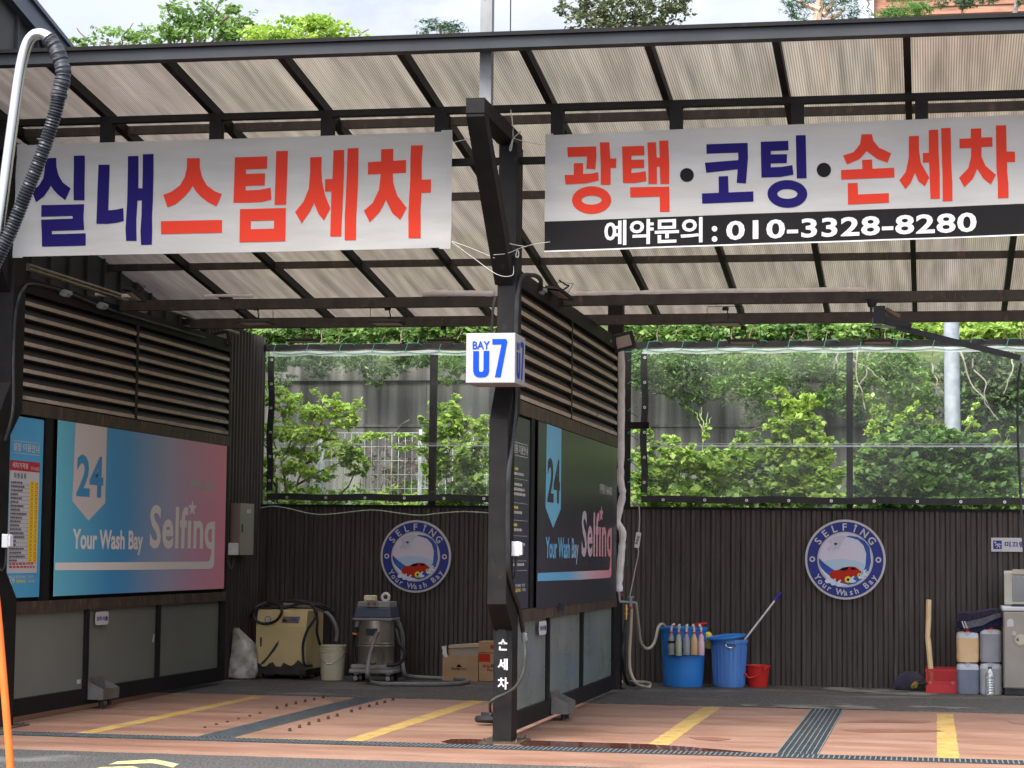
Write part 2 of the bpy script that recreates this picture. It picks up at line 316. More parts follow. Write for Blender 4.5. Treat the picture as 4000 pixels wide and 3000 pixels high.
vinyl=clearmat('clear vinyl sheet',(.98,1,.98),.055,(.6,.63,.6),.12,.012,.05)
vinylE=clearmat('clear vinyl welded hem',(.85,.9,.88),.45,(.62,.66,.64),.2,.1)
frost=clearmat('milky splash glass',(.60,.66,.62),.55,(.28,.31,.28),.12,.12,.08)
frostL=clearmat('grey splash board',(.3,.32,.3),.93,(.175,.18,.15),.25,.05,.05)
petm=clearmat('clear bottle plastic',(.86,.88,.86),.16,(.5,.5,.48),.06,.18)
smoke=clearmat('dark lid window',(.10,.12,.12),.5,(.05,.055,.055),.1,.12)
def gradmat(name, y0, y1, stops):
    m=bpy.data.materials.new(name); m.use_nodes=True; n=m.node_tree.nodes; l=m.node_tree.links; b=n['Principled BSDF']
    g=n.new('ShaderNodeNewGeometry'); s=n.new('ShaderNodeSeparateXYZ'); l.new(g.outputs['Position'],s.inputs[0])
    q=n.new('ShaderNodeMapRange'); q.inputs[1].default_value=y0; q.inputs[2].default_value=y1; l.new(s.outputs[1],q.inputs[0])
    r=n.new('ShaderNodeValToRGB'); e=r.color_ramp.elements; e[0].position=stops[0][0]; e[0].color=(*stops[0][1],1); e[1].position=stops[-1][0]; e[1].color=(*stops[-1][1],1)
    for p,c in stops[1:-1]: x=e.new(p); x.color=(*c,1)
    l.new(q.outputs[0],r.inputs[0]); l.new(r.outputs[0],b.inputs['Base Color']); b.inputs['Roughness'].default_value=.5; b.inputs['Specular IOR Level'].default_value=.3
    return m
# text laid flat on a plane: u,v are unit vectors, box given by two opposite corners
_tc=0
def textmesh(body, bold=0.0, space=1.0):
    c=bpy.data.curves.new('lettering','FONT'); c.body=body; c.offset=bold; c.space_character=space; c.resolution_u=3
    o=bpy.data.objects.new('lettering',c); C.objects.link(o)
    me=bpy.data.meshes.new_from_object(o.evaluated_get(bpy.context.evaluated_depsgraph_get()))
    vs=[(v.co.x,v.co.y) for v in me.vertices]; fs=[tuple(p.vertices) for p in me.polygons]
    bpy.data.objects.remove(o); bpy.data.curves.remove(c); bpy.data.meshes.remove(me)
    return vs,fs
def text_on(m, body, a, b, u, v, n, off=.003, bold=.0, space=1.0, aspect=None):
    """fit text between corners a (lower left) and b (upper right) of the plane with axes u, v and normal n"""
    vs,fs=textmesh(body,bold,space)
    if not vs: return m
    x0=min(p[0] for p in vs); x1=max(p[0] for p in vs); y0=min(p[1] for p in vs); y1=max(p[1] for p in vs)
    a=Vector(a); b=Vector(b); u=Vector(u); v=Vector(v); n=Vector(n); W=(b-a).dot(u); H=(b-a).dot(v)
    pts=[a+u*((p[0]-x0)/(x1-x0)*W)+v*((p[1]-y0)/(y1-y0)*H)+n*off for p in vs]
    return m.add(pts,fs)
# leaves ---------------------------------------------------------------
def leaves(blobs, size, asp=.5, up=.35, sub=.22, dens=None, fold=.15):
    """blobs: (cx,cy,cz,rx,ry,rz,n). returns verts, faces of separate folded leaves gathered in clumps"""
    V=[];
    for cx,cy,cz,rx,ry,rz,n in blobs:
        k=max(5,int(n/15)); d=np.random.normal(size=(k,3)); d/=np.linalg.norm(d,axis=1)[:,None]
        r=np.random.uniform(.25,1,size=(k,1))**.45
        cen=d*r; idx=np.random.randint(0,k,n); rs=np.random.uniform(.6,1.3,size=k)*sub
        dk=np.random.normal(size=(k,3)); dk[:,2]=np.abs(dk[:,2])*.9; dk/=np.linalg.norm(dk,axis=1)[:,None]
        p=cen[idx]+dk[idx]*np.random.uniform(-1,1.3,size=(n,1))*rs[idx][:,None]*1.35+np.random.normal(size=(n,3))*rs[idx][:,None]*.30
        p=p*np.array([rx,ry,rz])+np.array([cx,cy,cz]); V.append(p)
    p=np.concatenate(V); n=len(p)
    nr=np.random.normal(size=(n,3)); nr[:,2]=np.abs(nr[:,2])+up*2; nr/=np.linalg.norm(nr,axis=1)[:,None]
    t=np.random.normal(size=(n,3)); t-=nr*(t*nr).sum(1)[:,None]; t/=np.linalg.norm(t,axis=1)[:,None]; s=np.cross(nr,t)
    L=size*np.random.uniform(.4,1.45,size=(n,1)); Wd=L*asp*.5
    a=p-t*L*.5; b=p+s*Wd+nr*L*fold*.5; c=p+t*L*.5; d=p-s*Wd+nr*L*fold*.5
    vs=np.stack([a,b,c,d],1).reshape(-1,3)
    return vs
def leaf_obj(name, vs, m, parent=None):
    n=len(vs)//4; off=np.array(parent['_o']) if parent else np.zeros(3)
    me=bpy.data.meshes.new(name); me.vertices.add(len(vs)); me.vertices.foreach_set('co',(vs-off).astype('f').ravel())
    i=np.arange(n)*4; tri=np.stack([i,i+1,i+2,i,i+2,i+3],1).ravel()
    me.loops.add(len(tri)); me.loops.foreach_set('vertex_index',tri.astype('i'))
    me.polygons.add(2*n); me.polygons.foreach_set('loop_start',(np.arange(2*n)*3).astype('i')); me.polygons.foreach_set('loop_total',np.full(2*n,3,'i'))
    me.update(calc_edges=True); me.materials.append(m)
    o=bpy.data.objects.new(name,me); C.objects.link(o)
    if parent: o.parent=parent
    return o
def pb(px,py,rx,ry,Y,n,dep=None):
    """blob from where it stands: sight line, half sizes in photograph pixels, distance Y"""
    c=at(px,py,'Y',Y); k=Y/FPX; return (c.x,Y,c.z,rx*k,(dep if dep else rx*k*.8),ry*k,n)
# ================================================================== SETTING
WY=27.3; XL=-8.42; XC=-3.65
zr=lambda Y: 8.325-.1399*Y                      # underside plane of the rafters
m=M(); m.add([(-150,-20,-.02),(150,-20,-.02),(150,260,-.02),(-150,260,-.02)],[(0,1,2,3)])
struct(m.build('ground', asph))
def jag(x0,x1,y,amp,st=.12):
    out=[]; x=x0
    while x<x1: out.append((x,y+random.uniform(-amp,amp))); x+=st*random.uniform(.6,1.4)
    out.append((x1,y)); return out
m=M(); f=jag(-14,6,16.76,.012); b=jag(-14,6,23.42,.02)
m.prism([(x,y,-.03) for x,y in f]+[(x,y,-.03) for x,y in reversed(b)],(0,0,.034)); struct(m.build('washing_pad', pad))
m=M(); f=jag(-9.2,6,23.40,.03,.15); m.prism([(x,y,-.03) for x,y in f]+[(6,30,-.03),(-9.2,30,-.03)],(0,0,.040)); struct(m.build('asphalt_strip', asphW))
m=M(); m.mat(0)
for pg in ([(-1.9,23.43),(-1.4,23.36),(-.6,23.44),(-.5,23.75),(-.9,24.0),(-1.5,23.8),(-2.1,23.75)],[(-.35,23.9),(.2,23.85),(.5,24.0),(.2,24.2),(-.2,24.15)],[(-.9,26.2),(-.1,25.9),(.1,26.3),(-.4,26.9),(-1.2,27.2),(-1.4,26.7)]):
    pts=[]
    n=len(pg)
    for i in range(n):
        a=Vector((*pg[i],0)); c_=Vector((*pg[(i+1)%n],0))
        for k in range(5): q=a.lerp(c_,k/5); pts.append((q.x+random.uniform(-.03,.03),q.y+random.uniform(-.05,.05),.0135))
    m.poly([pts])
struct(m.build('worn_concrete_patch', mat('worn bare concrete',(.13,.12,.095),(.22,.20,.165),.9,scale=3,bump=.3,c3=(.05,.045,.04),s3=2.5,f3=(.5,.6))))
# earth bank behind the wall, hill above the retaining wall
m=M()
m.add([(-60,28.2,.1),(60,28.2,.1),(60,30.5,1.2),(-60,30.5,1.2),(60,34.2,1.6),(-60,34.2,1.6)],[(0,1,2,3),(3,2,4,5)]); struct(m.build('earth_bank', soil))
m=M(); gx=40; gy=14
vs=[];fs=[]
for j in range(gy+1):
    for i in range(gx+1):
        X=-60+120*i/gx; Y=34.4+60*j/gy; t=j/gy
        z=4.3+ 5.2*min(1,t*2.6)**1.2 + .5*math.sin(i*1.7+j)+(.8*math.sin(i*.6)) *min(1,t*3)
        if j==0: z=4.5
        vs.append((X,Y,z))
fs=[(j*(gx+1)+i,j*(gx+1)+i+1,(j+1)*(gx+1)+i+1,(j+1)*(gx+1)+i) for j in range(gy) for i in range(gx)]
m.add(vs,fs,True); struct(m.build('hill', soil))
m=M(); m.box(-60,60,34.0,34.5,0,4.62); m.box(-60,60,33.94,34.0,4.42,4.66)
for x in (-8.1,-2.2,3.7,-14): m.box(x,x+.03,33.985,34.0,0,4.42)
m.box(-60,60,33.975,34.0,3.66,3.70)
tag(m.build('retaining_wall', concrete),'tall stained grey concrete retaining wall streaked with dark drips behind the shrubs','retaining wall')
# paint lines ---------------------------------------------------------
def line(name,label,poly,mt=yellow,z=.006):
    m=M(); out=[]
    n=len(poly)
    for i in range(n):
        a=Vector((*poly[i],z)); c_=Vector((*poly[(i+1)%n],z)); k=max(2,int((c_-a).length/.12))
        for q in range(k):
            p=a.lerp(c_,q/k); out.append((p.x+random.uniform(-.006,.006),p.y+random.uniform(-.006,.006),z))
    m.poly([out]); m.add([],[]); o=m.build(name,mt); tag(o,label,'road marking'); return o
line('floor_line','yellow painted line along the left side of the left bay floor',[(-7.44,18.05),(-7.27,18.05),(-7.29,23.25),(-7.46,23.25)])
line('floor_line','yellow painted line left of the centre column crossing the left bay floor',[(-4.99,18.05),(-4.81,18.05),(-4.81,23.35),(-5.0,23.35)])
line('floor_line','yellow painted line between centre partition and wide drain in the right bay',[(-2.40,18.04),(-2.22,18.04),(-2.22,23.3),(-2.41,23.3)])
line('floor_line','yellow painted line farthest right below the red crate',[(.045,18.05),(.225,18.05),(.225,23.15),(.055,23.15)])
line('floor_edge_line','thin yellow stripe beside the cross drain in front of the rubber studs',[(-7.27,18.05),(-6.30,18.05),(-6.30,18.11),(-7.27,18.11)])
line('floor_edge_line','thin yellow stripe beside the cross drain between left bay grating and slanting line',[(-5.96,18.05),(-4.99,18.05),(-4.99,18.12),(-5.96,18.12)])
line('floor_edge_line','thin yellow stripe beside the cross drain at the far right',[(-.90,18.05),(.045,18.05),(.045,18.09),(-.90,18.09)])
def chevron(px,label):
    line('arrow_marking',label,[tuple(at(x,y,'Z',0))[:2] for x,y in px],yellowP,.004-.02)
chevron([(424,2978),(455,2966),(590,2958),(612,2959),(700,2976),(678,2990),(603,2974),(590,2973)],'farther pale yellow chevron painted on the asphalt at the lower left')
chevron([(365,2996),(390,2988),(520,2984),(600,3010),(560,3018),(500,3000),(370,3004)],'nearer pale yellow chevron painted on the asphalt cut by the picture edge')
# gratings
t=thing('drain_grating','long grey cross drain grating running along the front of both bays','drain grating',(-3.5,17.86,0))
m=M(); m.box(-12,4,17.70,18.02,-.03,.0055); m.build('channel',pit,t)
m=M(); m.mat(0); m.box(-12,4,17.70,17.715,-.02,.012); m.box(-12,4,18.005,18.02,-.02,.012)
for k in range(3): y=17.76+.1*k; m.box(-12,4,y,y+.006,-.01,.009)
x=-12; m.mat(1)
while x<4: m.add([(x,17.715,.011),(x+.010,17.715,.011),(x+.010,18.005,.011),(x,18.005,.011)],[(0,1,2,3)]); m.box(x,x+.010,17.715,18.005,-.02,.0105); x+=.042
m.build('bars',[gratem,gratel],t)
def baygrate(x0,x1,y0,y1,label):
    t=thing('bay_grating',label,'drain grating',((x0+x1)/2,y0,0),'gratings down the middle of the bays')
    m=M(); m.box(x0,x1,y0,y1,-.03,.0055); m.build('channel',pit,t)
    m=M(); m.mat(0); n=int((y1-y0)/.05)
    for i in range(n): y=y0+(i+.5)*(y1-y0)/n; m.box(x0+.01,x1-.01,y,y+.012,-.02,.0085)
    m.mat(1); k=7
    for i in range(k+1): x=x0+(x1-x0-.008)*i/k; m.box(x,x+.008,y0,y1,-.02,.0125)
    m.build('bars',[gratem,gratel],t)
baygrate(-6.29,-5.99,18.07,23.48,'dark narrow-barred floor grating slanting between the rows of rubber studs in the left bay')
baygrate(-1.26,-.92,18.07,23.36,'dark floor grating down the middle of the right bay')
m=M(); m.poly([[tuple(at(x,y,'Z',.0065)) for x,y in ((2028,2890),(2120,2893),(2300,2899),(2530,2906),(2650,2914),(2800,2926),(2960,2940),(2985,2947),(2880,2946),(2700,2943),(2560,2935),(2300,2926),(2040,2913),(2022,2900))]])
struct(m.build('puddle',water))
m=M(); m.poly([[tuple(at(x,y,'Z',.0065)) for x,y in ((1722,2897),(1760,2887),(1840,2886),(1928,2890),(1928,2909),(1850,2908),(1760,2906))]])
struct(m.build('puddle',water))
stainm=mat('wet stain',(.24,.10,.07),(.30,.14,.095),.28,scale=4)
m=M()
for pg in (((3290,2850),(3400,2846),(3520,2848),(3660,2851),(3690,2857),(3560,2860),(3380,2861),(3330,2857)),((3930,2815),(4000,2805),(4000,2830),(3960,2826)),((3270,2820),(3400,2812),(3640,2818),(3600,2824),(3400,2822)),((2690,2880),(2780,2878),(2860,2886),(2800,2894),(2720,2888)),((1290,2716+20),(1400,2732),(1330,2745))):
    m.poly([[tuple(at(x,y,'Z',.0072)) for x,y in pg]])
struct(m.build('wet_stain',stainm))
# rubber studs on the floor
stud=None; sm_=mat('rusty bolt stub',(.035,.022,.018),(.07,.04,.03),.8,scale=30)
rows=[((932,2828),(908,2818),(1263,2727),10,(0,)),]
sp=[]
for k,(px,py) in enumerate([(800,2845),(845,2833),(888,2823),(932,2811),(975,2800),(1015,2789),(1081,2771),(1119,2761),(1155,2752),(1192,2744),(1227,2737),(1263,2728)]): sp.append((px,py,k<6))
for px,py in [(1132,2858),(1170,2845),(1207,2834),(1245,2821),(1282,2810),(1317,2800),(1373,2784),(1406,2773),(1442,2764),(1472,2755),(1503,2748),(1535,2738)]: sp.append((px,py,False))
for px,py,low in sp:
    p=at(px,py,'Z',0)
    if stud is None:
        m=M(); m.lathe([(.018,0),(.019,.008),(.014,.010),(.014,.026),(.011,.031),(.0,.031)],(0,0,0),10); stud=m.build('bolt_stub',sm_); o=stud
        o['label']='short rusty bolt stub standing on the red floor beside the left bay grating'; o['category']='bolt'; o['group']='bolt stubs in two rows along the left bay grating'
    else: o=stud.copy(); C.objects.link(o)
    o.location=(p.x,p.y,.003); o.scale=(1,1,.5 if low else 1); o.rotation_euler.z=random.random()*3
# ================================================================== BACK WALL
def corrwall(name,p0,p1,z0,z1,pitch,depth,parent=None,mt=corr,nrm=(0,-1,0),seed=0):
    p0=Vector(p0);p1=Vector(p1);L=(p1-p0).length;d=(p1-p0)/L;nrm=Vector(nrm);m=M();n=int(L/pitch);pr=[]
    for i in range(n+1):
        s=i*pitch; jit=1
        for f,h in ((0,0),(.18,1),(.48,1),(.62,0)): 
            if s+f*pitch<L: pr.append((s+f*pitch,h*depth))
    pr.append((L,0)); v=[]
    for s,h in pr:
        q=p0+d*s+nrm*h; v+=[(q.x,q.y,z0),(q.x,q.y,z1)]
    m.add(v,[(2*i,2*i+2,2*i+3,2*i+1) for i in range(len(pr)-1)])
    # thickness
    k=len(v); v2=[]
    for s,h in pr:
        q=p0+d*s+nrm*(h-.012); v2+=[(q.x,q.y,z0),(q.x,q.y,z1)]
    m.add(v2,[(2*i+1,2*i+3,2*i+2,2*i) for i in range(len(pr)-1)])
    b0=0; b1=k
    fs=[(2*i+1,2*i+3,k+2*i+3,k+2*i+1) for i in range(len(pr)-1)]
    m.f+= fs; m.m+=[0]*len(fs); m.s+=[False]*len(fs)
    return m.build(name,mt,parent)
zt=at(2000,1977,'Y',WY).z
t=thing('corrugated_wall','long dark brown corrugated steel wall across the back of both bays','wall',(-4,WY,0))
corrwall('sheet',(-8.75,WY,0),(-3.9,WY,0),.0,zt,.127,.028,t)
corrwall('sheet',(-3.895,WY,0),(2.5,WY,0),.0,zt,.127,.024,t)
m=M(); m.box(-8.7,2.5,WY-.034,WY-.002,zt-.03,zt+.004) ; m.box(-8.7,2.5,WY+.01,WY+.06,.3,.36); m.build('top_trim',steel,t)
t=thing('side_wall','tall narrow corrugated wall with fine ribs joining the left partition to the back wall','wall',(-8.75,26,0))
corrwall('sheet',(-8.72,25.0,0),(-8.72,WY+.02,0),0,at(1010,1320,'Y',WY).z,.127,.03,t,nrm=(1,0,0))
m=M(); m.box(-8.80,-8.735,24.98,25.04,0,4.4); m.box(-8.8,-8.735,WY-.05,WY,0,4.4); m.build('post',steel,t)
# window frame over the wall
zb0=at(2000,1340,'Y',WY).z; zb1=at(2000,1365-2,'Y',WY).z
ztop=at(2470,1336,'Y',WY).z; zbot=at(2470,1346,'Y',WY).z-.03
t=thing('curtain_support','dark steel frame of posts and a top bar standing on the corrugated wall','frame',(-4,WY,zt))
m=M(); m.box(-8.75,2.5,WY-.02,WY+.05,ztop-.085,ztop); m.build('top_bar',steel,t)
for a,b in ((-6.43,-6.34),(-1.035,-.955),(-3.97,-3.78),(2.3,2.38)):
    m=M(); m.box(a,b,WY-.03,WY+.04,zt+.005,ztop-.086); m.build('post',steel,t)
m=M(); m.box(-3.97,-3.78,WY-.03,WY+.04,0,zt-.0) ; 
t2=thing('rear_post','dark steel post behind the centre partition rising to the canopy','post',(-3.75,25.9,0))
m=M(); m.box(-3.86,-3.68,25.8,25.98,0,zr(25.9)); m.build('shaft',steel,t2)
m=M(); m.box(-3.90,-3.64,25.76,26.02,0,.015); m.build('base_plate',steel,t2)
m=M(); m.box(-3.68,-3.36,25.85,25.93,at(2440,1662,'Y',25.9).z-.04,at(2440,1662,'Y',25.9).z+.04); m.build('bracket',steel,t2)
# clear vinyl sheets
def vinylsheet(x0,x1,label,eyes):
    zb=at(2000,1958,'Y',WY-.06).z; zu=at(2000,1372,'Y',WY-.06).z+.05; zs=at(2000,1741,'Y',WY-.06).z
    t=thing('vinyl_curtain',label,'vinyl sheet',((x0+x1)/2,WY-.06,zb))
    n=60; mz=14; m=M(); vs=[]
    for j in range(mz+1):
        for i in range(n+1):
            X=x0+(x1-x0)*i/n; Z=zb+(zu-zb)*j/mz
            vs.append((X,WY-.07+.012*math.sin(X*2.1+Z)+.006*math.sin(X*5.3-Z*2.2)+.008*math.sin(Z*3.1),Z-(.02*abs(math.sin(X*3.9)) if j==mz else 0)))
    m.add(vs,[(j*(n+1)+i,j*(n+1)+i+1,(j+1)*(n+1)+i+1,(j+1)*(n+1)+i) for j in range(mz) for i in range(n)],True); m.build('sheet',vinyl,t)
    m=M()
    for z,h in ((zs,.022),(zs+.03,.008),(zu-.055,.06)):
        vs=[]
        for i in range(n+1):
            X=x0+(x1-x0)*i/n; y=WY-.098; zz=z+ (0 if z<zu-.1 else -.02*abs(math.sin(X*3.9)))
            vs+=[(X,y,zz-h/2),(X,y,zz+h/2)]
        m.add(vs,[(2*i,2*i+2,2*i+3,2*i+1) for i in range(n)],True)
    m.build('hem',vinylE,t)
    m=M()
    pts=[(x0+(x1-x0)*i/30,WY-.10,zb+.035+.008*math.sin(i*.9)) for i in range(31)]
    for a,b in zip(pts,pts[1:]): m.bar(a,b,.012,.085)
    m.build('lower_band',black,t)
    m=M(); pz=[(x0+.03+.012*math.sin(k),WY-.10,zb+.12+(zu-zb-.22)*k/12) for k in range(13)]
    for a,b in zip(pz,pz[1:]): m.bar(a,b,.085,.012,(0,-1,0))
    m.build('side_band',black,t)
    def eyelet(X,Z):
        m=M(); ring=[];r0,r1=.008,.019
        for j in range(12):
            a=2*math.pi*j/12
            for r,y in ((r0,0),(r1,0),(r1,.007),(r0,.007)): ring.append((X+r*math.cos(a),WY-.108-y,Z+r*math.sin(a)))
        fs=[]
        for j in range(12):
            k=(j+1)%12
            for q in range(4): fs.append((4*j+q,4*j+(q+1)%4,4*k+(q+1)%4,4*k+q))
        m.add(ring,fs,True); m.build('eyelet',galvE,t)
    X=x0+.28
    while X<x1-.05: eyelet(X,zb+.03); X+=.53
    Z=zb+.25
    while Z<zu-.1: eyelet(x0+.035,Z); Z+=.32
    # lacing cord along the top
    m=M(); X=x0+.05; k=0
    while X<x1:
        m.tube([(X,WY-.11,zu-.05),(X+.03,WY-.09,zu+.06),(X+.16,WY-.045,ztop+.004),(X+.2,WY-.03,ztop-.02)],.0042,5); 
        m.tube(smooth_path([(X,WY-.11,zu-.05),(X+.22,WY-.105,zu-.075),(X+.45,WY-.11,zu-.05)],4),.0035,5)
        X+=.45
    m.build('lacing_cord',cordG,t)
    return t
galvE=mat('eyelet metal',(.62,.60,.56),None,.35,metal=.5)
vinylsheet(-8.60,-3.95,'clear vinyl sheet with black hem closing the back opening of the left bay',1)
vinylsheet(-3.62,2.3,'clear vinyl sheet with black hem closing the back opening of the right bay',1)
# ================================================================== CANOPY
t=thing('canopy','large lean-to canopy of dark steel rafters roofed with bronze ribbed polycarbonate over both bays','canopy',(-4,18.5,5))
zf0=at(2000,185,'Y',17.15).z; zf1=at(2000,124,'Y',17.13).z
m=M(); m.box(-14,4,17.15,17.28,zf0,zf1-.03); m.build('front_fascia',bluesteel,t)
m=M(); m.box(-14,4,17.11,17.40,zf1-.03,zf1+.002); m.build('fascia_cap',steel,t)
RX=[-.175-1.05*k+.0 for k in range(11,-4,-1)]; SH=.012; RH=.09
for x in RX:
    m=M(); m.prism([(x-.03,17.281,zr(17.281)-RH),(x-.03,26.55,zr(26.55)-RH),(x-.03,26.55,zr(26.55)+.005),(x-.03,17.281,zr(17.281)+.005)],(.06,0,0)); m.build('rafter',steel,t)
for y in (19.12,21.38,23.85,26.45):
    m=M(); 
    for a,b in zip(RX,RX[1:]):
        m.add(*[[(x,yy,zz) for x in (a+.031,b-.031) for yy,zz in ((y-.025,zr(y)-.08),(y+.025,zr(y)-.08),(y+.025,zr(y)+.0),(y-.025,zr(y)+.0))],[(0,1,2,3),(7,6,5,4),(0,4,5,1),(1,5,6,2),(2,6,7,3),(3,7,4,0)]])
    m.build('purlin',steelB,t)
for a,b in zip(RX,RX[1:]):
    m=M(); vs=[];ny=24
    for j in range(ny+1):
        Y=17.20+(26.65-17.20)*j/ny
        vs+=[(a-.0,Y,zr(Y)+SH),(b-.001,Y,zr(Y)+SH)]
    m.add(vs,[(2*j,2*j+1,2*j+3,2*j+2) for j in range(ny)]); m.build('roof_panel',pc,t)
m=M(); m.box(-14,4,18.46,18.54,5.553,5.612); m.build('truss_top_chord',steel,t)
m=M(); m.box(-14,4,18.46,18.54,5.083,5.14); m.build('truss_bottom_chord',steel,t)
for k in range(-3,11):
    x=-.062-1.056*k
    m=M(); m.box(x-.055,x+.055,18.45,18.55,5.141,5.552); m.build('truss_stud',steel,t)
# the joists carrying the lamps
for (py,y,xa,lab) in ((1176,21.35,400,'nearer'),(1254,23.55,640,'farther')):
    z=at(2100,py,'Y',y).z
    m=M(); m.box(-8.40,2.5,y-.05,y+.05,z-.052,z+.052); o=m.build('cross_beam',steelB)
    tag(o,'%s dark steel cross beam hanging level under the canopy'%lab,'beam'); 
# ================================================================== COLUMNS
def column(x0,x1,label,strut=True,plate=True):
    t=thing('column',label,'column',((x0+x1)/2,18.45,0))
    F=[(18.35,0),(18.35,.97),(18.05,1.2),(18.05,2.78),(18.33,3.14),(18.33,5.23)]; B=[(18.60,5.23),(18.60,2.90),(18.36,2.66),(18.36,1.41),(18.60,1.17),(18.60,0)]
    m=M(); m.prism([(x0,y,z) for y,z in F+B],(x1-x0,0,0)); m.build('shaft',steel,t,.004)
    if strut:
        m=M(); m.prism([(x0-.02,y,z) for y,z in ((18.32,3.98),(17.05,5.22),(17.05,5.245),(17.24,5.245),(17.24,5.22),(18.325,4.25))],(x1-x0-.01,0,0)); m.build('strut',steel,t,.003)
        m=M(); m.box(x0-.021,x1-.028,17.04,18.7,5.247,5.375); m.build('arm',steel,t,.003)
    m=M(); m.box(x0-.1,x1+.1,18.22,18.74,0.004,.016)
    for a in (x0-.06,x1+.06):
        for b in (18.28,18.68): m.lathe([(.014,.016),(.014,.03),(.008,.03),(.008,.045),(0,.045)],(a,b,0),6)
    m.build('base_plate',rustst,t)
    return t
column(-8.42,-8.26,'dark steel column with cranked middle at the left edge of the picture')
cc=column(-3.725,-3.56,'dark steel column with cranked middle between the two bays')
m=M(); m.box(-3.715,-3.615,17.42,17.52,5.376,8.6); o=m.build('mast',mat('pale grey painted mast',(.17,.17,.165),(.23,.23,.225),.45,scale=8,c3=(.1,.08,.05),s3=9,f3=(.6,.75),stretch=(1,1,.5)))
tag(o,'pale grey square mast rising through the canopy above the centre column','mast')
m=M(); m.tube([(-3.49,17.6,zr(17.6)+.1),(-3.52,17.7,8.6)],.006,5); tag(m.build('stay_wire',black),'thin dark wire rising beside the pale mast above the canopy','wire')
# writing on the column
m=M(); pts=[]
xx0,xx1=-3.700,-3.608; za=at(1965,2455,'Y',18.345).z; zc=at(1965,2720,'Y',18.345).z; r=(xx1-xx0)/2; cx=(xx0+xx1)/2
for k in range(13): a=math.pi*k/12; pts.append((cx+r*math.cos(a),18.347,za-r+r*math.sin(a)))
for k in range(13): a=math.pi+math.pi*k/12; pts.append((cx+r*math.cos(a),18.347,zc+r+r*math.sin(a)))
m.prism(pts,(0,-.004,0)); pl=m.build('name_plate',blackG,cc)
Zc=lambda px,py: at(1850+px/2.37,2250+py/2.37,'Y',18.343)
for ch,b in (('손',(224,585,320,688)),('세',(222,765,316,870)),('차',(222,940,320,1048))):
    a=Zc(b[0],b[3]); c_=Zc(b[2],b[1]); m=M(); text_on(m,ch,a,c_,(1,0,0),(0,0,1),(0,-1,0),.001,.03); m.build('letter',whiteS,pl)
# ================================================================== PARTITIONS
def partition(X,ye,label,left):
    t=thing('partition',label,'partition',(X,22,0)); T=.07
    m=M(); m.box(X-T,X,18.62,ye,4.05,4.20); m.build('top_rail',steel,t)
    m=M(); m.box(X-T,X+.004,18.62,ye,2.895,3.02); m.build('louver_rail',rustst,t)
    m=M(); m.box(X-T,X+.004,18.62,ye,1.015,1.125); m.build('middle_rail',rustst,t)
    m=M(); m.box(X-T,X,18.62,ye,.055,.215); m.build('bottom_rail',steel,t)
    yb=(18.62,18.68),(20.69,20.77),(22.76,22.84),(ye-.16,ye)
    for a,b in yb: m=M(); m.box(X-T+.002,X-.002,a,b,.216,1.014); m.build('mullion',steel,t)
    pl0=19.86 if not left else 19.74
    m=M(); m.box(X-T+.002,X-.002,pl0-.2,pl0-.03,1.126,2.894); m.build('mullion',steel,t)
    m=M(); m.box(X-T+.002,X-.002,ye-.12,ye,1.126,2.894); m.build('mullion',steel,t)
    m=M(); m.box(X-T+.001,X-.001,21.88,21.96,3.021,4.049); m.build('mullion',steel,t)
    m=M(); m.box(X-T+.001,X-.001,ye-.04,ye,3.021,4.049); m.build('mullion',steel,t)
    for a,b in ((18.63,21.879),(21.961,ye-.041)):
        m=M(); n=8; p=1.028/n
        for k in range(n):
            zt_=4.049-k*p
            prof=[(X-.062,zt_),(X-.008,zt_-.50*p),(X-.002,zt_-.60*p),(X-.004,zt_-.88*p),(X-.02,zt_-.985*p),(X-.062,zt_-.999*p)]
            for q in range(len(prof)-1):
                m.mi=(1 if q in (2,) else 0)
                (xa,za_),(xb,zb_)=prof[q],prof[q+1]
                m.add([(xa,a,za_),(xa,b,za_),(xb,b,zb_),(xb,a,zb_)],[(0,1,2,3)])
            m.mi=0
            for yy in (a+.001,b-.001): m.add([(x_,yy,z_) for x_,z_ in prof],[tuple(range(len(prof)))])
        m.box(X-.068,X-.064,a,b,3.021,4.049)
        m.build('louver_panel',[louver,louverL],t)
    for i in range(3):
        a=yb[i][1]+.001; b=yb[i+1][0]-.001
        m=M(); m.box(X-.045,X-.037,a,b,.216,1.014); m.build('splash_pane',frostL if left else frost,t)
    # panel behind the posters
    m=M(); m.box(X-.064,X-.05,18.69,ye-.12,1.126,2.894); m.build('backing_board',steel,t)
    return t
YEL,YEC=25.07,25.25
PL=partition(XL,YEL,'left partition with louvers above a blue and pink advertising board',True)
PC=partition(XC,YEC,'centre partition with louvers above a dark advertising board and milky glass',False)
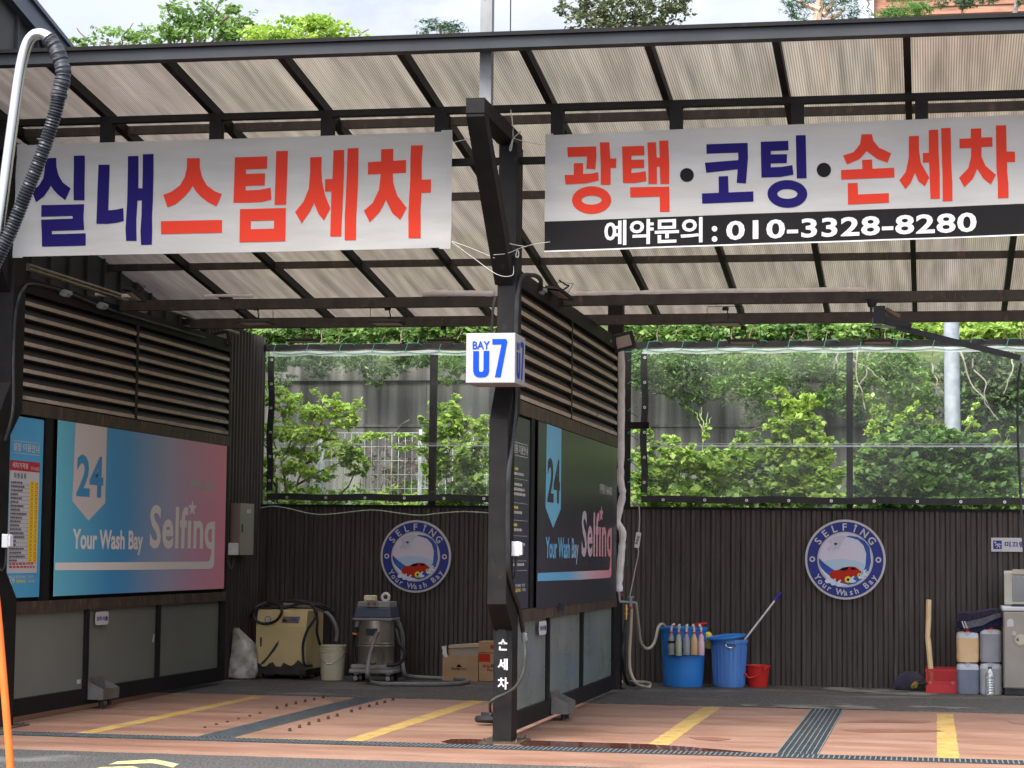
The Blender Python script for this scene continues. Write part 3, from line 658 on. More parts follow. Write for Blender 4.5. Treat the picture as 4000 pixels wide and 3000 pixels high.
# ================================================================== BOARDS
white_l=mat('board lettering',(.84,.78,.70),None,.5)
def board(X,y0,y1,z0,z1,bgm,ribm,numm,txm,barm,label,star=True):
    t=thing('advertising_board',label,'advertising board',(X,y0,z0))
    m=M(); m.box(X+.004,X+.012,y0,y1,z0,z1); m.build('panel',bgm,t)
    U=lambda u,v,o=.0135: (X+o,y0+(y1-y0)*u,z0+(z1-z0)*v)
    m=M(); m.poly([[U(*p) for p in ((.082,1),(.245,1),(.245,.545),(.160,.435),(.076,.545))]]); m.build('ribbon',ribm,t)
    ax=((0,1,0),(0,0,1),(1,0,0))
    m=M(); text_on(m,'24',U(.094,.575,0),U(.232,.820,0),*ax,off=.0150,bold=.03); m.build('numeral',numm,t)
    m=M(); text_on(m,'Your Wash Bay',U(.083,.232,0),U(.462,.385,0),*ax,off=.0135,bold=.028); m.build('slogan',txm,t); m=M()
    text_on(m,'Self\u0131nq',U(.502,.192,0),U(.925,.555,0),*ax,off=.0135,bold=.024,space=1.06); m.build('large_lettering',txm,t); m=M()
    text_on(m,'가맹문의 1544-0035',U(.74,.672,0),U(.925,.740,0),*ax,off=.0135,bold=.035); m.build('phone_line',whiteS,t); m=M()
    st=[]
    for k in range(10):
        a=math.pi/2+math.pi*k/5; r=(.040 if k%2==0 else .017); st.append(U(.766+r*math.cos(a)*.75,.548+r*math.sin(a)*1.45,.0150))
    if star: m.poly([st])
    m.build('star',txm,t)
    m=M(); arc=[]
    for k in range(7): a=-math.pi/2+math.pi/2*k/6; arc.append(U(.895+.028*math.cos(a),.168+.028*math.sin(a)))
    m.poly([[U(0,.147),*[p for p in [U(.5,.140)]],*arc,U(.923,.235),U(.898,.235),U(.898,.215),U(.890,.195),U(.88,.190),U(0,.190)]]); m.v=[(x+.0012,y,z) for x,y,z in m.v]; m.build('underline_bar',barm,t)
    return t
g1=gradmat('blue to pink print',19.80,25.06,[(0,(.15,.52,.62)),(.28,(.07,.32,.60)),(.36,(.09,.33,.60)),(.60,(.42,.42,.56)),(.78,(.66,.34,.44)),(1,(.86,.28,.34))])
board(XL,19.80,24.95,1.165,2.89,g1,mat('ribbon pink white',(.66,.58,.54),None,.5),mat('numeral blue',(.06,.28,.50),None,.5),white_l,white_l,'large blue to pink advertising board on the left partition beside the price list')
darkb=mat('charcoal print',(.035,.036,.042),(.05,.05,.058),.3,scale=2,stretch=(1,3,.4),bump=.03)
g2=gradmat('light blue to pink lettering',19.95,25.2,[(0,(.13,.42,.66)),(.35,(.16,.44,.68)),(.52,(.55,.48,.54)),(.72,(.70,.36,.41)),(1,(.76,.24,.28))])
board(XC,19.95,25.12,1.115,2.885,darkb,mat('ribbon sky blue',(.16,.47,.68),None,.5),mat('numeral charcoal',(.03,.031,.036),None,.5),g2,g2,'charcoal advertising board on the centre partition with a sky blue ribbon')
# information posters
def poster(X,y0,y1,z0,z1,bgm,label,left):
    t=thing('information_poster',label,'poster',(X,y0,z0))
    m=M(); m.box(X-.02,X-.012,y0,y1,z0,z1); m.build('panel',bgm,t)
    U=lambda u,v,o=0: (X-.012+o,y0+(y1-y0)*u,z0+(z1-z0)*v)
    ax=((0,1,0),(0,0,1),(1,0,0)); m=M()
    wm=whiteS
    for v in (.862,.795): m.poly([[U(.1,v,.002),U(.88,v,.002),U(.88,v+.003,.002),U(.1,v+.003,.002)]])
    text_on(m,'셀핑 이용안내',U(.1,.808),U(.88,.855),*ax,off=.002,bold=.015)
    m.build('heading',wm,t)
    if left:
        m=M(); m.poly([[U(.03,.135,.003),U(.90,.135,.003),U(.90,.70,.003),U(.03,.70,.003)]]); sh=m.build('price_sheet',whiteS,t)
        m=M(); m.poly([[U(.03,.70,.005),U(.90,.70,.005),U(.90,.755,.005),U(.03,.755,.005)]]); m.build('sheet_header',mat('dark red print',(.45,.02,.03),None,.5),sh)
        m=M(); text_on(m,'세차가격표',U(.08,.712),U(.55,.745),*ax,off=.007,bold=.02); text_on(m,'부가세 10% 별도',U(.62,.708),U(.88,.73),*ax,off=.007,bold=.01); m.build('header_text',whiteS,sh)
        m=M(); m.poly([[U(.60,.195,.005),U(.87,.195,.005),U(.87,.645,.005),U(.60,.645,.005)]]); m.build('price_column',mat('yellow print',(.85,.60,.03),None,.5),sh)
        m=M(); n=21
        for k in range(n):
            v=.645-(k+1)*.45/n
            m.poly([[U(.04,v,.0065),U(.88,v,.0065),U(.88,v+.0012,.0065),U(.04,v+.0012,.0065)]])
            ln=random.uniform(.18,.45)
            x=.07
            while x<.07+ln: 
                q=random.uniform(.02,.06); m.poly([[U(x,v+.005,.0065),U(x+q,v+.005,.0065),U(x+q,v+.016,.0065),U(x,v+.016,.0065)]]); x+=q+.012
        text_on(m,'차 량 종 류',U(.14,.656),U(.5,.688),*ax,off=.0065,bold=.015)
        m.build('table_text',mat('dark grey print',(.12,.11,.13),None,.6),sh)
        m=M()
        for k in range(n):
            v=.645-(k+1)*.45/n+.004
            text_on(m,'%d,000'%(25+ (k*5)%45+5),U(.64,v),U(.72,v+.013),*ax,off=.0065,bold=.01); text_on(m,'%d,000'%(30+(k*5)%45),U(.77,v),U(.85,v+.013),*ax,off=.0065,bold=.01)
        for v in (.165,.182):
            x=.08
            while x<.78: q=random.uniform(.03,.09); m.poly([[U(x,v,.0065),U(x+q,v,.0065),U(x+q,v+.010,.0065),U(x,v+.010,.0065)]]); x+=q+.03
        m.build('price_text',mat('red small print',(.5,.05,.04),None,.6),sh)
        m=M(); text_on(m,'PLAYING!',U(.30,.105),U(.58,.122),*ax,off=.002,bold=.02); text_on(m,'24',U(.1,.08),U(.26,.122),*ax,off=.002,bold=.03); text_on(m,'가맹문의',U(.64,.105),U(.80,.122),*ax,off=.002,bold=.01); text_on(m,'1544-0035',U(.64,.082),U(.85,.098),*ax,off=.002,bold=.01); m.build('footer_text',whiteS,t)
        m=M(); text_on(m,'SELFING!',U(.30,.082),U(.58,.099),*ax,off=.002,bold=.02); m.build('footer_accent',yel,t)
    else:
        m=M(); m2=M()
        for v,kind in ((.72,1),(.695,0),(.675,2),(.64,0),(.615,0),(.59,0),(.55,2),(.52,1),(.495,0),(.46,2),(.43,1),(.405,0),(.38,2),(.33,0),(.25,2),(.225,0),(.20,2)):
            if kind==2: m.poly([[U(.1,v,.002),U(.9,v,.002),U(.9,v+.0018,.002),U(.1,v+.0018,.002)]]); continue
            mm=m2 if kind==1 else m; x=.1; L=.35 if kind==1 else random.uniform(.5,.85)
            while x<L: q=random.uniform(.03,.08); mm.poly([[U(x,v,.002),U(x+q,v,.002),U(x+q,v+.014,.002),U(x,v+.014,.002)]]); x+=q+.02
        text_on(m,'PLAYING!',U(.30,.115),U(.58,.132),*ax,off=.002,bold=.02); text_on(m,'가맹문의',U(.64,.115),U(.80,.132),*ax,off=.002,bold=.01); text_on(m,'1544-0035',U(.64,.092),U(.85,.108),*ax,off=.002,bold=.01)
        text_on(m2,'SELFING!',U(.30,.090),U(.58,.108),*ax,off=.002,bold=.02)
        m.build('body_text',whiteS,t); m2.build('accent_text',yel,t)
    return t
poster(XL,18.72,19.50,1.165,2.87,mat('blue poster print',(.07,.32,.52),(.09,.38,.58),.45,scale=1),'blue information poster with a white and yellow price list','L')
poster(XC,18.72,19.62,1.13,2.87,mat('dark poster print',(.035,.037,.055),(.05,.05,.07),.35,scale=1),'dark information poster with small white lines beside the centre column','')
# ================================================================== BANNERS
BY=18.26
def wav(X,Z,k):
    e=min(abs(X+8.2),abs(X+4.15),abs(X+3.3)); w_=math.exp(-e/.45)
    return .012*math.sin(X*1.9+k)+.005*math.sin(X*6.3+Z*3)+.006*math.sin(Z*5+X*.7)+w_*.010*math.sin(Z*17+X*3)
def wavy(m,k,step=.09,off=0.0):
    """cut a flat mesh into small pieces and drape it on the banner's waves"""
    bm=bmesh.new(); vs=[bm.verts.new(p) for p in m.v]
    for f in m.f:
        try: bm.faces.new([vs[i] for i in f])
        except ValueError: pass
    xs=[p[0] for p in m.v]; zs=[p[2] for p in m.v]
    for ax,lo,hi in ((0,min(xs),max(xs)),(2,min(zs),max(zs))):
        q=math.floor(lo/step)*step
        while q<hi:
            if q>lo:
                co_=[0,0,0]; co_[ax]=q; no=[0,0,0]; no[ax]=1
                bmesh.ops.bisect_plane(bm,geom=list(bm.verts)+list(bm.edges)+list(bm.faces),plane_co=co_,plane_no=no,dist=1e-5)
            q+=step
    bm.verts.ensure_lookup_table(); out=M(); out.v=[(v.co.x,BY+wav(v.co.x,v.co.z,k)-off,v.co.z) for v in bm.verts]
    bm.verts.index_update(); out.f=[tuple(v.index for v in f.verts) for f in bm.faces]; out.m=[0]*len(out.f); out.s=[True]*len(out.f); bm.free(); return out
def sheetrect(x0,x1,z0,z1,k,off,split=None):
    tl=.0045 if k==0 else .018; o_=(-8.25 if k==0 else -3.3)
    m=M(); m.quad((x0,BY,z0+tl*(x0-o_)),(x1,BY,z0+tl*(x1-o_)),(x1,BY,z1+tl*(x1-o_)),(x0,BY,z1+tl*(x0-o_))); return wavy(m,k,.09,off)
def ell(Zf,cx,cy,rx,ry,n=28): return [Zf(cx+rx*math.cos(2*math.pi*i/n),cy+ry*math.sin(2*math.pi*i/n)) for i in range(n)]
def strokes(Zf,L,k,name,mt,parent):
    for nm,loops in L:
        m=M()
        for lp in loops: m.poly([[Zf(*p) for p in l] if not isinstance(l,str) else l for l in lp])
        wavy(m,k,.09,.005).build(name,mt,parent)
Z1=zoomer(0,480,2.4578,'Y',BY); Z2=zoomer(850,480,2.212,'Y',BY); Z3=zoomer(2100,500,2.1067,'Y',BY); Z4=zoomer(3000,400,2.212,'Y',BY)
def letters(items,k,mt,parent,name='letter'):
    """one mesh for each letter: (zoomer, [loops of strokes])"""
    for Zf,sts in items:
        m=M()
        for st in sts:
            loops=st if isinstance(st[0],list) else [st]
            m.poly([[Zf(*p) if not isinstance(p,Vector) else p for p in lp] for lp in loops])
        wavy(m,k,.09,.005).build(name,mt,parent)
t=thing('hanging_banner','white cloth banner with two navy and four red Korean letters hanging over the left bay','banner',(-6.2,BY,5.33))
lx0,lx1=at(58,800,'Y',BY).x,at(1765,760,'Y',BY).x; lz0,lz1=4.29,5.325
sheetrect(lx0,lx1,lz0,lz1,0,0).build('cloth',bannerw,t)
sheetrect(lx0,lx0+.10,lz0-.01,lz1+.01,0,.004).build('hem',bannerw,t); sheetrect(lx1-.10,lx1,lz0-.012,lz1+.012,0,.004).build('hem',bannerw,t)
letters([(Z1,[[(431,339),(543,337),(545,420),(565,500),(610,575),(685,632),(632,745),(560,690),(515,640),(493,604),(465,650),(420,710),(348,763),(303,655),(375,605),(420,535),(432,450)],
 [(714,318),(820,316),(820,746),(714,746)],
 [(400,790),(817,784),(812,900),(819,1031),(503,1040),(505,1070),(833,1064),(831,1181),(406,1190),(402,932),(708,922),(706,896),(403,903)]]),
 (Z1,[[(949,403),(1056,402),(1048,843),(1120,835),(1190,820),(1195,945),(1130,962),(1040,973),(936,973)],
 [(1230,320),(1332,318),(1330,628),(1368,628),(1374,302),(1478,300),(1470,740),(1463,900),(1466,1040),(1462,1171),(1360,1174),(1354,1040),(1362,900),(1364,746),(1324,746),(1314,930),(1318,1135),(1220,1136),(1213,1020),(1225,760)]])],0,navy,t)
letters([(Z1,[[(1797,340),(1917,338),(1918,430),(1940,520),(1985,600),(2060,655),(2128,682),(2077,802),(1995,760),(1930,710),(1880,655),(1850,605),(1820,655),(1760,720),(1690,780),(1610,812),(1569,692),(1650,660),(1730,600),(1775,520),(1795,430)],
 [(1548,945),(2132,932),(2131,1055),(1550,1069)]]),
 (Z2,[[(145,296),(428,288),(425,394),(240,400),(242,438),(406,434),(402,538),(237,542),(238,580),(350,577),(455,557),(461,660),(380,680),(260,686),(132,688)],
 [(506,244),(607,241),(588,706),(488,706)],
 [[(190,743),(587,733),(583,1021),(188,1031)],[(284,845),(485,840),(484,912),(283,917)]]]),
 (Z2,[[(798,297),(898,293),(894,400),(900,500),(925,620),(972,738),(918,843),(870,785),(832,690),(800,760),(725,868),(668,770),(740,680),(785,570),(797,430)],
 [(1000,236),(1094,233),(1088,480),(1077,720),(1068,981),(974,981),(980,592),(926,592),(926,485),(990,483)],
 [(1124,221),(1220,218),(1210,560),(1196,800),(1196,1013),(1099,1014),(1097,800),(1112,500)]]),
 (Z2,[[(1419,232),(1523,227),(1520,331),(1632,325),(1629,434),(1515,438),(1520,520),(1555,630),(1636,735),(1579,839),(1510,780),(1455,665),(1400,770),(1314,859),(1262,758),(1340,690),(1395,580),(1412,442),(1298,446),(1301,341),(1415,335)],
 [(1675,200),(1777,196),(1767,350),(1766,492),(1846,489),(1845,603),(1765,606),(1755,760),(1759,998),(1654,999),(1650,800),(1664,560)]])],0,redp,t)
t=thing('hanging_banner','white and black cloth banner with a phone number hanging over the right bay','banner',(-1.2,BY,5.33))
rx0=at(2128,760,'Y',BY).x; rx1=1.6; rz0=at(2130,979,'Y',BY).z; rzm=at(2130,865,'Y',BY).z; rz1=at(2127,538,'Y',BY).z+.02
Zb=lambda m_:m_
sheetrect(rx0,rx1,rzm,rz1,2,0).build('cloth',bannerw,t); sheetrect(rx0,rx1,rz0,rzm-.001,2,0).build('black_strip',bannerk,t)
sheetrect(rx0,rx0+.07,rzm,rz1+.012,2,.004).build('hem',bannerw,t); sheetrect(rx0,rx1,rz0-.012,rz0,2,.003).build('lower_hem',whiteS,t)
letters([(Z3,[[(244,158),(484,153),(486,220),(475,341),(400,335),(408,234),(247,237)],
 [(297,290),(374,288),(374,378),(440,375),(500,364),(504,432),(400,455),(229,463),(222,386),(297,386)],
 [(514,121),(593,120),(600,253),(650,253),(648,331),(602,331),(602,467),(521,467),(520,280)],
 [[(443+163*math.cos(a*.2244),592+113*math.sin(a*.2244)) for a in range(28)],[(443+83*math.cos(a*.2244),592+37*math.sin(a*.2244)) for a in range(28)]]]),
 (Z3,[[(697,155),(878,149),(881,226),(775,230),(775,265),(878,262),(878,332),(775,336),(773,373),(840,367),(890,356),(898,438),(800,455),(704,455)],
 [(905,121),(975,119),(982,246),(1007,246),(1002,107),(1076,104),(1085,300),(1085,462),(1012,462),(1007,322),(983,322),(984,462),(914,462),(912,280)],
 [(763,491),(1085,484),(1087,690),(1008,691),(1007,566),(764,572)]]),
 (Z4,[[(808,275),(897,272),(910,330),(960,390),(1064,437),(1033,520),(940,485),(852,420),(790,490),(683,537),(648,459),(740,430),(795,360)],
 [(812,497),(899,493),(902,573),(1089,563),(1093,647),(633,668),(631,585),(816,576)],
 [(689,699),(774,696),(778,796),(1044,784),(1044,866),(691,882)]]),
 (Z4,[[(1218,289),(1304,286),(1304,400),(1320,520),(1393,648),(1355,725),(1300,680),(1269,604),(1235,690),(1187,748),(1134,672),(1190,600),(1215,480)],
 [(1389,237),(1470,233),(1472,400),(1484,620),(1484,830),(1404,832),(1396,640),(1393,517),(1338,518),(1338,434),(1390,434)],
 [(1495,222),(1578,218),(1582,500),(1592,700),(1594,850),(1510,854),(1507,600)]]),
 (Z4,[[(1752,226),(1842,223),(1842,303),(1938,300),(1940,382),(1845,386),(1845,470),(1880,550),(1969,627),(1925,711),(1860,660),(1807,573),(1770,660),(1697,733),(1650,652),(1730,570),(1755,470),(1755,394),(1655,397),(1654,314),(1752,310)],
 [(1969,199),(2057,195),(2062,424),(2133,425),(2135,515),(2066,517),(2066,600),(2076,700),(2077,828),(1986,830),(1985,700),(1973,560)]])],2,redp,t)
letters([(Z3,[[(1391,138),(1730,125),(1733,250),(1716,460),(1640,455),(1648,344),(1390,372),(1378,290),(1654,268),(1652,207),(1393,216)],
 [(1492,402),(1570,399),(1573,533),(1777,525),(1777,608),(1355,624),(1353,541),(1493,535)]])],2,navy,t)
m=M(); m.poly([[Z3(*p) for p in [(1837,115),(2063,105),(2066,184),(1920,191),(1920,219),(2053,216),(2051,290),(1920,295),(1920,326),(2010,321),(2097,306),(2106,385),(2000,405),(1843,411)]]])
m.poly([[Z4(*p) for p in [(240,285),(325,282),(334,656),(249,658)]]]); m.poly([ell(Z4,168,792,172,120),ell(Z4,168,792,87,42)]); wavy(m,2,.09,.005).build('letter',navy,t)
for Zf,cx,cy,r in ((Z3,1230,389,57),(Z4,483,584,62)):
    m=M(); m.poly([ell(Zf,cx,cy,r,r)]); wavy(m,2,.09,.005).build('dot',blackp,t)
Z=lambda x,y: at(x,y,'Y',BY)
m=M(); a=Z(2360,960); b=Z(2743,858); b.z=Z(2360,862).z; text_on(m,'예약문의',a,b,(1,0,.018),(0,0,1),(0,-1,0),0,.022); 
for cy in (894,934): m.poly([ell(Z,2791.5,cy,11,11,14)])
a=Z(2837,939); b=Z(3813,829); b.z-=.018*(b.x-a.x); text_on(m,'010-3328-8280',a,b,(1,0,.018),(0,0,1),(0,-1,0),0,.026,1.06)
wavy(m,2,.09,.005).build('phone_number',whiteS,t)
# ropes
def rope(name,pts,label,r=.0032,mt=ropeW,cat='rope'):
    m=M(); m.tube(smooth_path(pts,6),r,6); return tag(m.build(name,mt),label,cat)
A=lambda x,y,Y: at(x,y,'Y',Y)
rope('rope',[A(1760,560,18.2),A(1800,549,18.2),A(1848,541,18.2)],'short white rope from the upper right corner of the left banner')
rope('rope',[A(1765,942,18.2),A(1830,965,18.15),A(1932,1008,18.10)],'upper of two white ropes slanting from the left banner to the cranked column')
rope('rope',[A(1765,945,18.2),A(1850,1008,18.15),A(1942,1072,18.1),A(2000,1076,18.15),A(2006,1040,18.25)],'lower of two white ropes slanting from the left banner, hooked round the strut')
m=M(); m.tube(smooth_path([A(1930,995,17.9),A(1980,990,18.1),A(2030,970,18.2),A(2090,953,18.2),A(2148,945,18.2)],6),.0032,6); m.tube(smooth_path([A(1990,952,18.1),A(2055,964,18.2)],3),.004,6)
m.tube(smooth_path([A(2020,975,18.2),A(2015,1000,18.2),A(2024,1004,18.2),A(2026,985,18.2),A(2020,975,18.2)],5),.005,6); tag(m.build('rope',ropeW),'knotted white rope with a loop holding the lower left corner of the right banner','rope')
m=M(); m.tube(smooth_path([A(2004,540,18.2),A(2060,555,18.2),A(2136,569,18.2)],6),.0032,6); m.tube(smooth_path([A(2004,540,18.2),A(2036,512,18.2)],3),.005,6); m.tube(smooth_path([A(2004,540,18.2),A(2002,480,18.3),A(1995,430,18.4)],6),.005,6)
m.tube(smooth_path([A(2004,540,18.2),A(1991,580,18.2),A(1996,586,18.2),A(2004,545,18.2)],6),.005,6); tag(m.build('rope',ropeW),'knotted white rope at the column top holding the upper left corner of the right banner','rope')
# ================================================================== BAY SIGN
t=thing('bay_sign','white box sign with blue BAY U7 letters on the centre column','sign',(-3.75,18.0,3.08))
sx0=at(1820,1400,'Y',17.72).x; sx1=at(2012,1400,'Y',17.72).x; sz0=at(1900,1496,'Y',17.72).z; sz1=at(1900,1301,'Y',17.72).z; syb=at(2049,1400,'X',sx1).y
m=M(); m.box(sx0,sx1,17.72,18.17,sz0,sz1); m.build('box',mat('glossy sign acrylic',(.34,.325,.33),None,.5),t,.006)
Zs=zoomer(1780,1250,5.531,'Y',17.716); Zp=zoomer(1780,1250,5.531,'X',sx1+.004)
bl=mat('sign blue',(.0,.045,.34),None,.6,spec=.15)
m=M(); a=Zs(365,632); b=Zs(740,455); text_on(m,'BAY',a,b,(1,0,0),(0,0,1),(0,-1,0),.0,.02)
u=[(378,670),(502,670),(500,1080),(515,1112),(550,1122),(585,1110),(600,1080),(603,665),(726,665),(722,1110),(700,1185),(640,1230),(550,1242),(460,1230),(400,1185),(374,1100)]
se=[(792,410),(1088,408),(1118,465),(970,1237),(846,1237),(990,525),(792,527)]
m.poly([[Zs(*p) for p in u]]); m.poly([[Zs(*p) for p in se]]); m.build('front_lettering',bl,t)
# the same lettering on the side face, scaled to its depth
m=M(); W0=sx1-sx0
def side(p): q=Zs(*p); return (sx1+.004, 17.72+(q.x-sx0)/W0*.45, q.z)
m.poly([[side(p) for p in u]]); m.poly([[side(p) for p in se]])
a=Zs(365,632); b=Zs(740,455); text_on(m,'BAY',side((365,632)),side((740,455)),(0,1,0),(0,0,1),(1,0,0),.0,.02); m.build('side_lettering',bl,t)
# ================================================================== ROUND BADGES
def badge(px,py,rpx,label):
    Y=WY-.07; c=at(px,py,'Y',Y); R=rpx*Y/FPX*1.01
    t=thing('round_badge',label,'round sign',tuple(c)); k=[0]
    def P(x,y,o): return (c.x+x*R,Y-o,c.z+y*R)
    def disc(r0,o,n=56,r1=None,cx=0,cy=0):
        a=[P(cx+r0*math.cos(2*math.pi*i/n),cy+r0*math.sin(2*math.pi*i/n),o) for i in range(n)]
        return [a] if r1 is None else [a,[P(cx+r1*math.cos(2*math.pi*i/n),cy+r1*math.sin(2*math.pi*i/n),o) for i in range(n)]]
    m=M(); m.prism(disc(1,.02)[0],(0,.04,0)); m.build('backing_disc',whiteS,t)
    m=M(); m.poly(disc(.945,.023,56,.695)); m.build('blue_ring',bluR,t)
    m=M(); m.poly(disc(.655,.024)); m.build('picture_sky',skyP,t)
    m=M(); m.poly([[P(x,y,.0255) for x,y in [(-.64,-.10),(-.45,-.02),(-.1,.02),(.25,-.02),(.52,-.12),(.50,-.35),(.2,-.5),(-.2,-.5),(-.5,-.40)]]]); m.build('picture_sea',mat('badge pale sea blue',(.42,.55,.68),None,.5),t)
    # waves and car (the figure riding it is left out)
    m=M(); m.poly([[P(x,y,.026) for x,y in [(.62,.15),(.60,.32),(.48,.47),(.30,.57),(.10,.60),(.0,.575),(.15,.545),(.32,.49),(.45,.36),(.52,.15),(.50,-.15),(.44,-.32),(.58,-.28),(.64,-.05)]]])
    m.poly([[P(x,y,.026) for x,y in [(-.65,.03),(-.52,-.10),(-.35,-.22),(-.22,-.30),(-.30,-.45),(-.48,-.38),(-.60,-.22),(-.655,-.08)]]])
    m.poly([[P(x,y,.026) for x,y in [(-.25,-.52),(.1,-.50),(.4,-.36),(.55,-.31),(.45,-.46),(.25,-.60),(.0,-.65),(-.2,-.62)]]]); m.build('wave_blue',wavB,t)
    m=M(); m.poly([[P(x,y,.0275) for x,y in [(-.63,-.18),(-.50,-.32),(-.38,-.42),(-.46,-.46),(-.6,-.26)]]])
    for cx,cy in ((-.42,-.52),(-.28,-.57),(-.15,-.60),(.18,-.50),(.48,-.33),(.40,-.40)):
        m.poly([[P(cx+x,cy+y,.034) for x,y in [(-.09,-.03),(-.03,.05),(.03,.10),(.05,.06),(.01,.04),(.03,.0),(.10,-.03),(.05,-.07),(-.05,-.08)]]])
    m.poly([[P(x,y,.0275) for x,y in [(-.46,-.46),(-.2,-.56),(.1,-.64),(-.1,-.655),(-.32,-.57)]]]); m.build('wave_foam',foamP,t)
    m=M(); m.poly([[P(x,y,.0275) for x,y in [(-.43,.46),(-.36,.36),(-.30,.44),(-.24,.34),(-.17,.42),(-.12,.34),(-.06,.47),(.05,.57),(-.05,.61),(-.25,.58)]]]); m.poly([[P(x,y,.0275) for x,y in [(-.47,.25),(-.38,.33),(-.24,.42),(-.13,.36),(-.15,.22),(-.22,.28),(-.28,.2),(-.34,.28),(-.40,.2)]]]); m.build('splash_shape',mat('badge splash grey',(.50,.50,.58),None,.5),t)
    m=M(); m.poly([[P(x,y,.030) for x,y in [(-.40,-.36),(-.30,-.28),(-.13,-.25),(-.05,-.20),(.10,-.17),(.25,-.18),(.36,-.26),(.43,-.33),(.42,-.40),(.30,-.42),(.10,-.46),(.02,-.58),(-.10,-.57),(-.25,-.52),(-.38,-.45)]]]); cb=m.build('car_body',redp,t)
    m=M(); m.poly([[P(x,y,.032) for x,y in [(-.16,-.26),(-.06,-.20),(.08,-.185),(.06,-.25),(-.02,-.28)]]]); m.poly([[P(x,y,.032) for x,y in [(.14,-.19),(.22,-.20),(.30,-.255),(.14,-.25)]]]); m.build('car_window',blackp,cb)
    m=M(); m.poly(disc(.085,.032,20,None,.07,-.50)); m.poly(disc(.05,.032,16,None,.35,-.385)); m.build('car_wheel',mat('badge yellow',(.75,.62,.05),None,.5),cb)
    m=M(); m.poly(disc(.034,.034,12,None,.07,-.50)); m.poly(disc(.02,.034,12,None,.35,-.385)); m.build('wheel_hub',blackp,cb)
    # ring text
    def arc(word,a0,a1,r,h,top,nm,wf=1.0,starat=None):
        m=M(); n=len(word)
        for i,chh in enumerate(word):
            if chh==' ': continue
            a=a0+(a1-a0)*i/(n-1); vs,fs=textmesh(chh,.02); y0=0.0
            x0=min(p[0] for p in vs);x1=max(p[0] for p in vs); s=h/.72; ut=(math.sin(a),-math.cos(a)) if top else (-math.sin(a),math.cos(a))
            vt=(math.cos(a),math.sin(a)) if top else (-math.cos(a),-math.sin(a)); bx,by=r*math.cos(a),r*math.sin(a)
            pts=[P(bx+ut[0]*(p[0]-(x0+x1)/2)*s*wf+vt[0]*p[1]*s, by+ut[1]*(p[0]-(x0+x1)/2)*s*wf+vt[1]*p[1]*s,.026) for p in vs]
            m.add(pts,fs)
        if starat is not None:
            pts=[]
            for q in range(10): aa=math.pi/2+math.pi*q/5; rr=.052 if q%2==0 else .024; pts.append(P(math.cos(starat)*.885+rr*math.cos(aa),math.sin(starat)*.885+rr*math.sin(aa),.026))
            m.poly([pts])
        m.build(nm,whiteS,t)
    A0,A1=R_(146),R_(36); arc('SELF\u0131NG',A0,A1,.725,.185,True,'upper_lettering',1.0,A0+(A1-A0)*4/6)
    st_=(R_(328)-R_(213))/12
    for wd,i0 in (('Your',0),('Wash',5),('Bay',10)): arc(wd,R_(213)+st_*i0,R_(213)+st_*(i0+len(wd)-1),.895,.155,False,'lower_lettering',.95)
    m=M(); m.poly(disc(.072,.026,18,.036,-.82,0)); m.poly(disc(.072,.026,18,.036,.82,0)); m.build('ring_mark',whiteS,t)
    return t
bluR=mat('badge blue',(.012,.022,.20),None,.45); skyP=mat('badge pale sky',(.58,.62,.72),(.66,.55,.64),.5,scale=1.2); wavB=mat('badge wave blue',(.02,.10,.40),(.02,.05,.26),.5,scale=3); foamP=mat('badge foam',(.62,.70,.80),None,.5)
badge(1625,2173.5,143,'round blue and white badge with a red car on the wall above the vacuum cleaner')
badge(3302,2185.6,152,'round blue and white badge with a red car on the wall of the right bay')
# slip sign
t=thing('slip_sign','white sign with a falling-figure symbol and Korean letters on the right wall','sign',(.6,WY-.05,2))
Z=zoomer(3200,2000,1.659,'Y',WY-.05); a=Z(1115,256); b=Z(1320,168)
m=M(); m.box(a.x,b.x,WY-.045,WY-.032,a.z,b.z); m.build('panel',whiteS,t)
m=M(); p0=Z(1128,240); p1=Z(1183,185); r=.012
m.box(p0.x,p1.x,WY-.047,WY-.0455,p0.z,p1.z); m.build('symbol_square',bluR,t)
m=M(); 
def seg(a,b,w): 
    a=Z(*a);b=Z(*b); m.bar((a.x,WY-.049,a.z),(b.x,WY-.049,b.z),.003,w) if False else m.tube([(a.x,WY-.049,a.z),(b.x,WY-.049,b.z)],w/2,6)
for s_ in (((1148,205),(1160,218)),((1160,218),(1150,232)),((1160,218),(1170,222)),((1170,222),(1170,235)),((1152,208),(1172,206)),((1140,218),(1152,208)),((1162,214),(1180,210))): seg(*s_,.010)
q=Z(1141,197); m.tube([(q.x,WY-.050,q.z),(q.x,WY-.047,q.z)],.012,10); m.build('falling_figure',whiteS,t)
m=M(); text_on(m,'미끄럼',(Z(1202,228).x,WY-.047,Z(1202,228).z),(Z(1335,192).x,WY-.047,Z(1202,190).z),(1,0,0),(0,0,1),(0,-1,0),.0,.03); m.build('lettering',bluR,t)
a=Z(1324,256); b=Z(1480,168); m=M(); m.box(a.x,b.x,WY-.045,WY-.032,a.z,b.z); tag(m.build('wall_sign',whiteS),'white sign panel cut off by the right picture edge beside the falling-figure sign','sign')
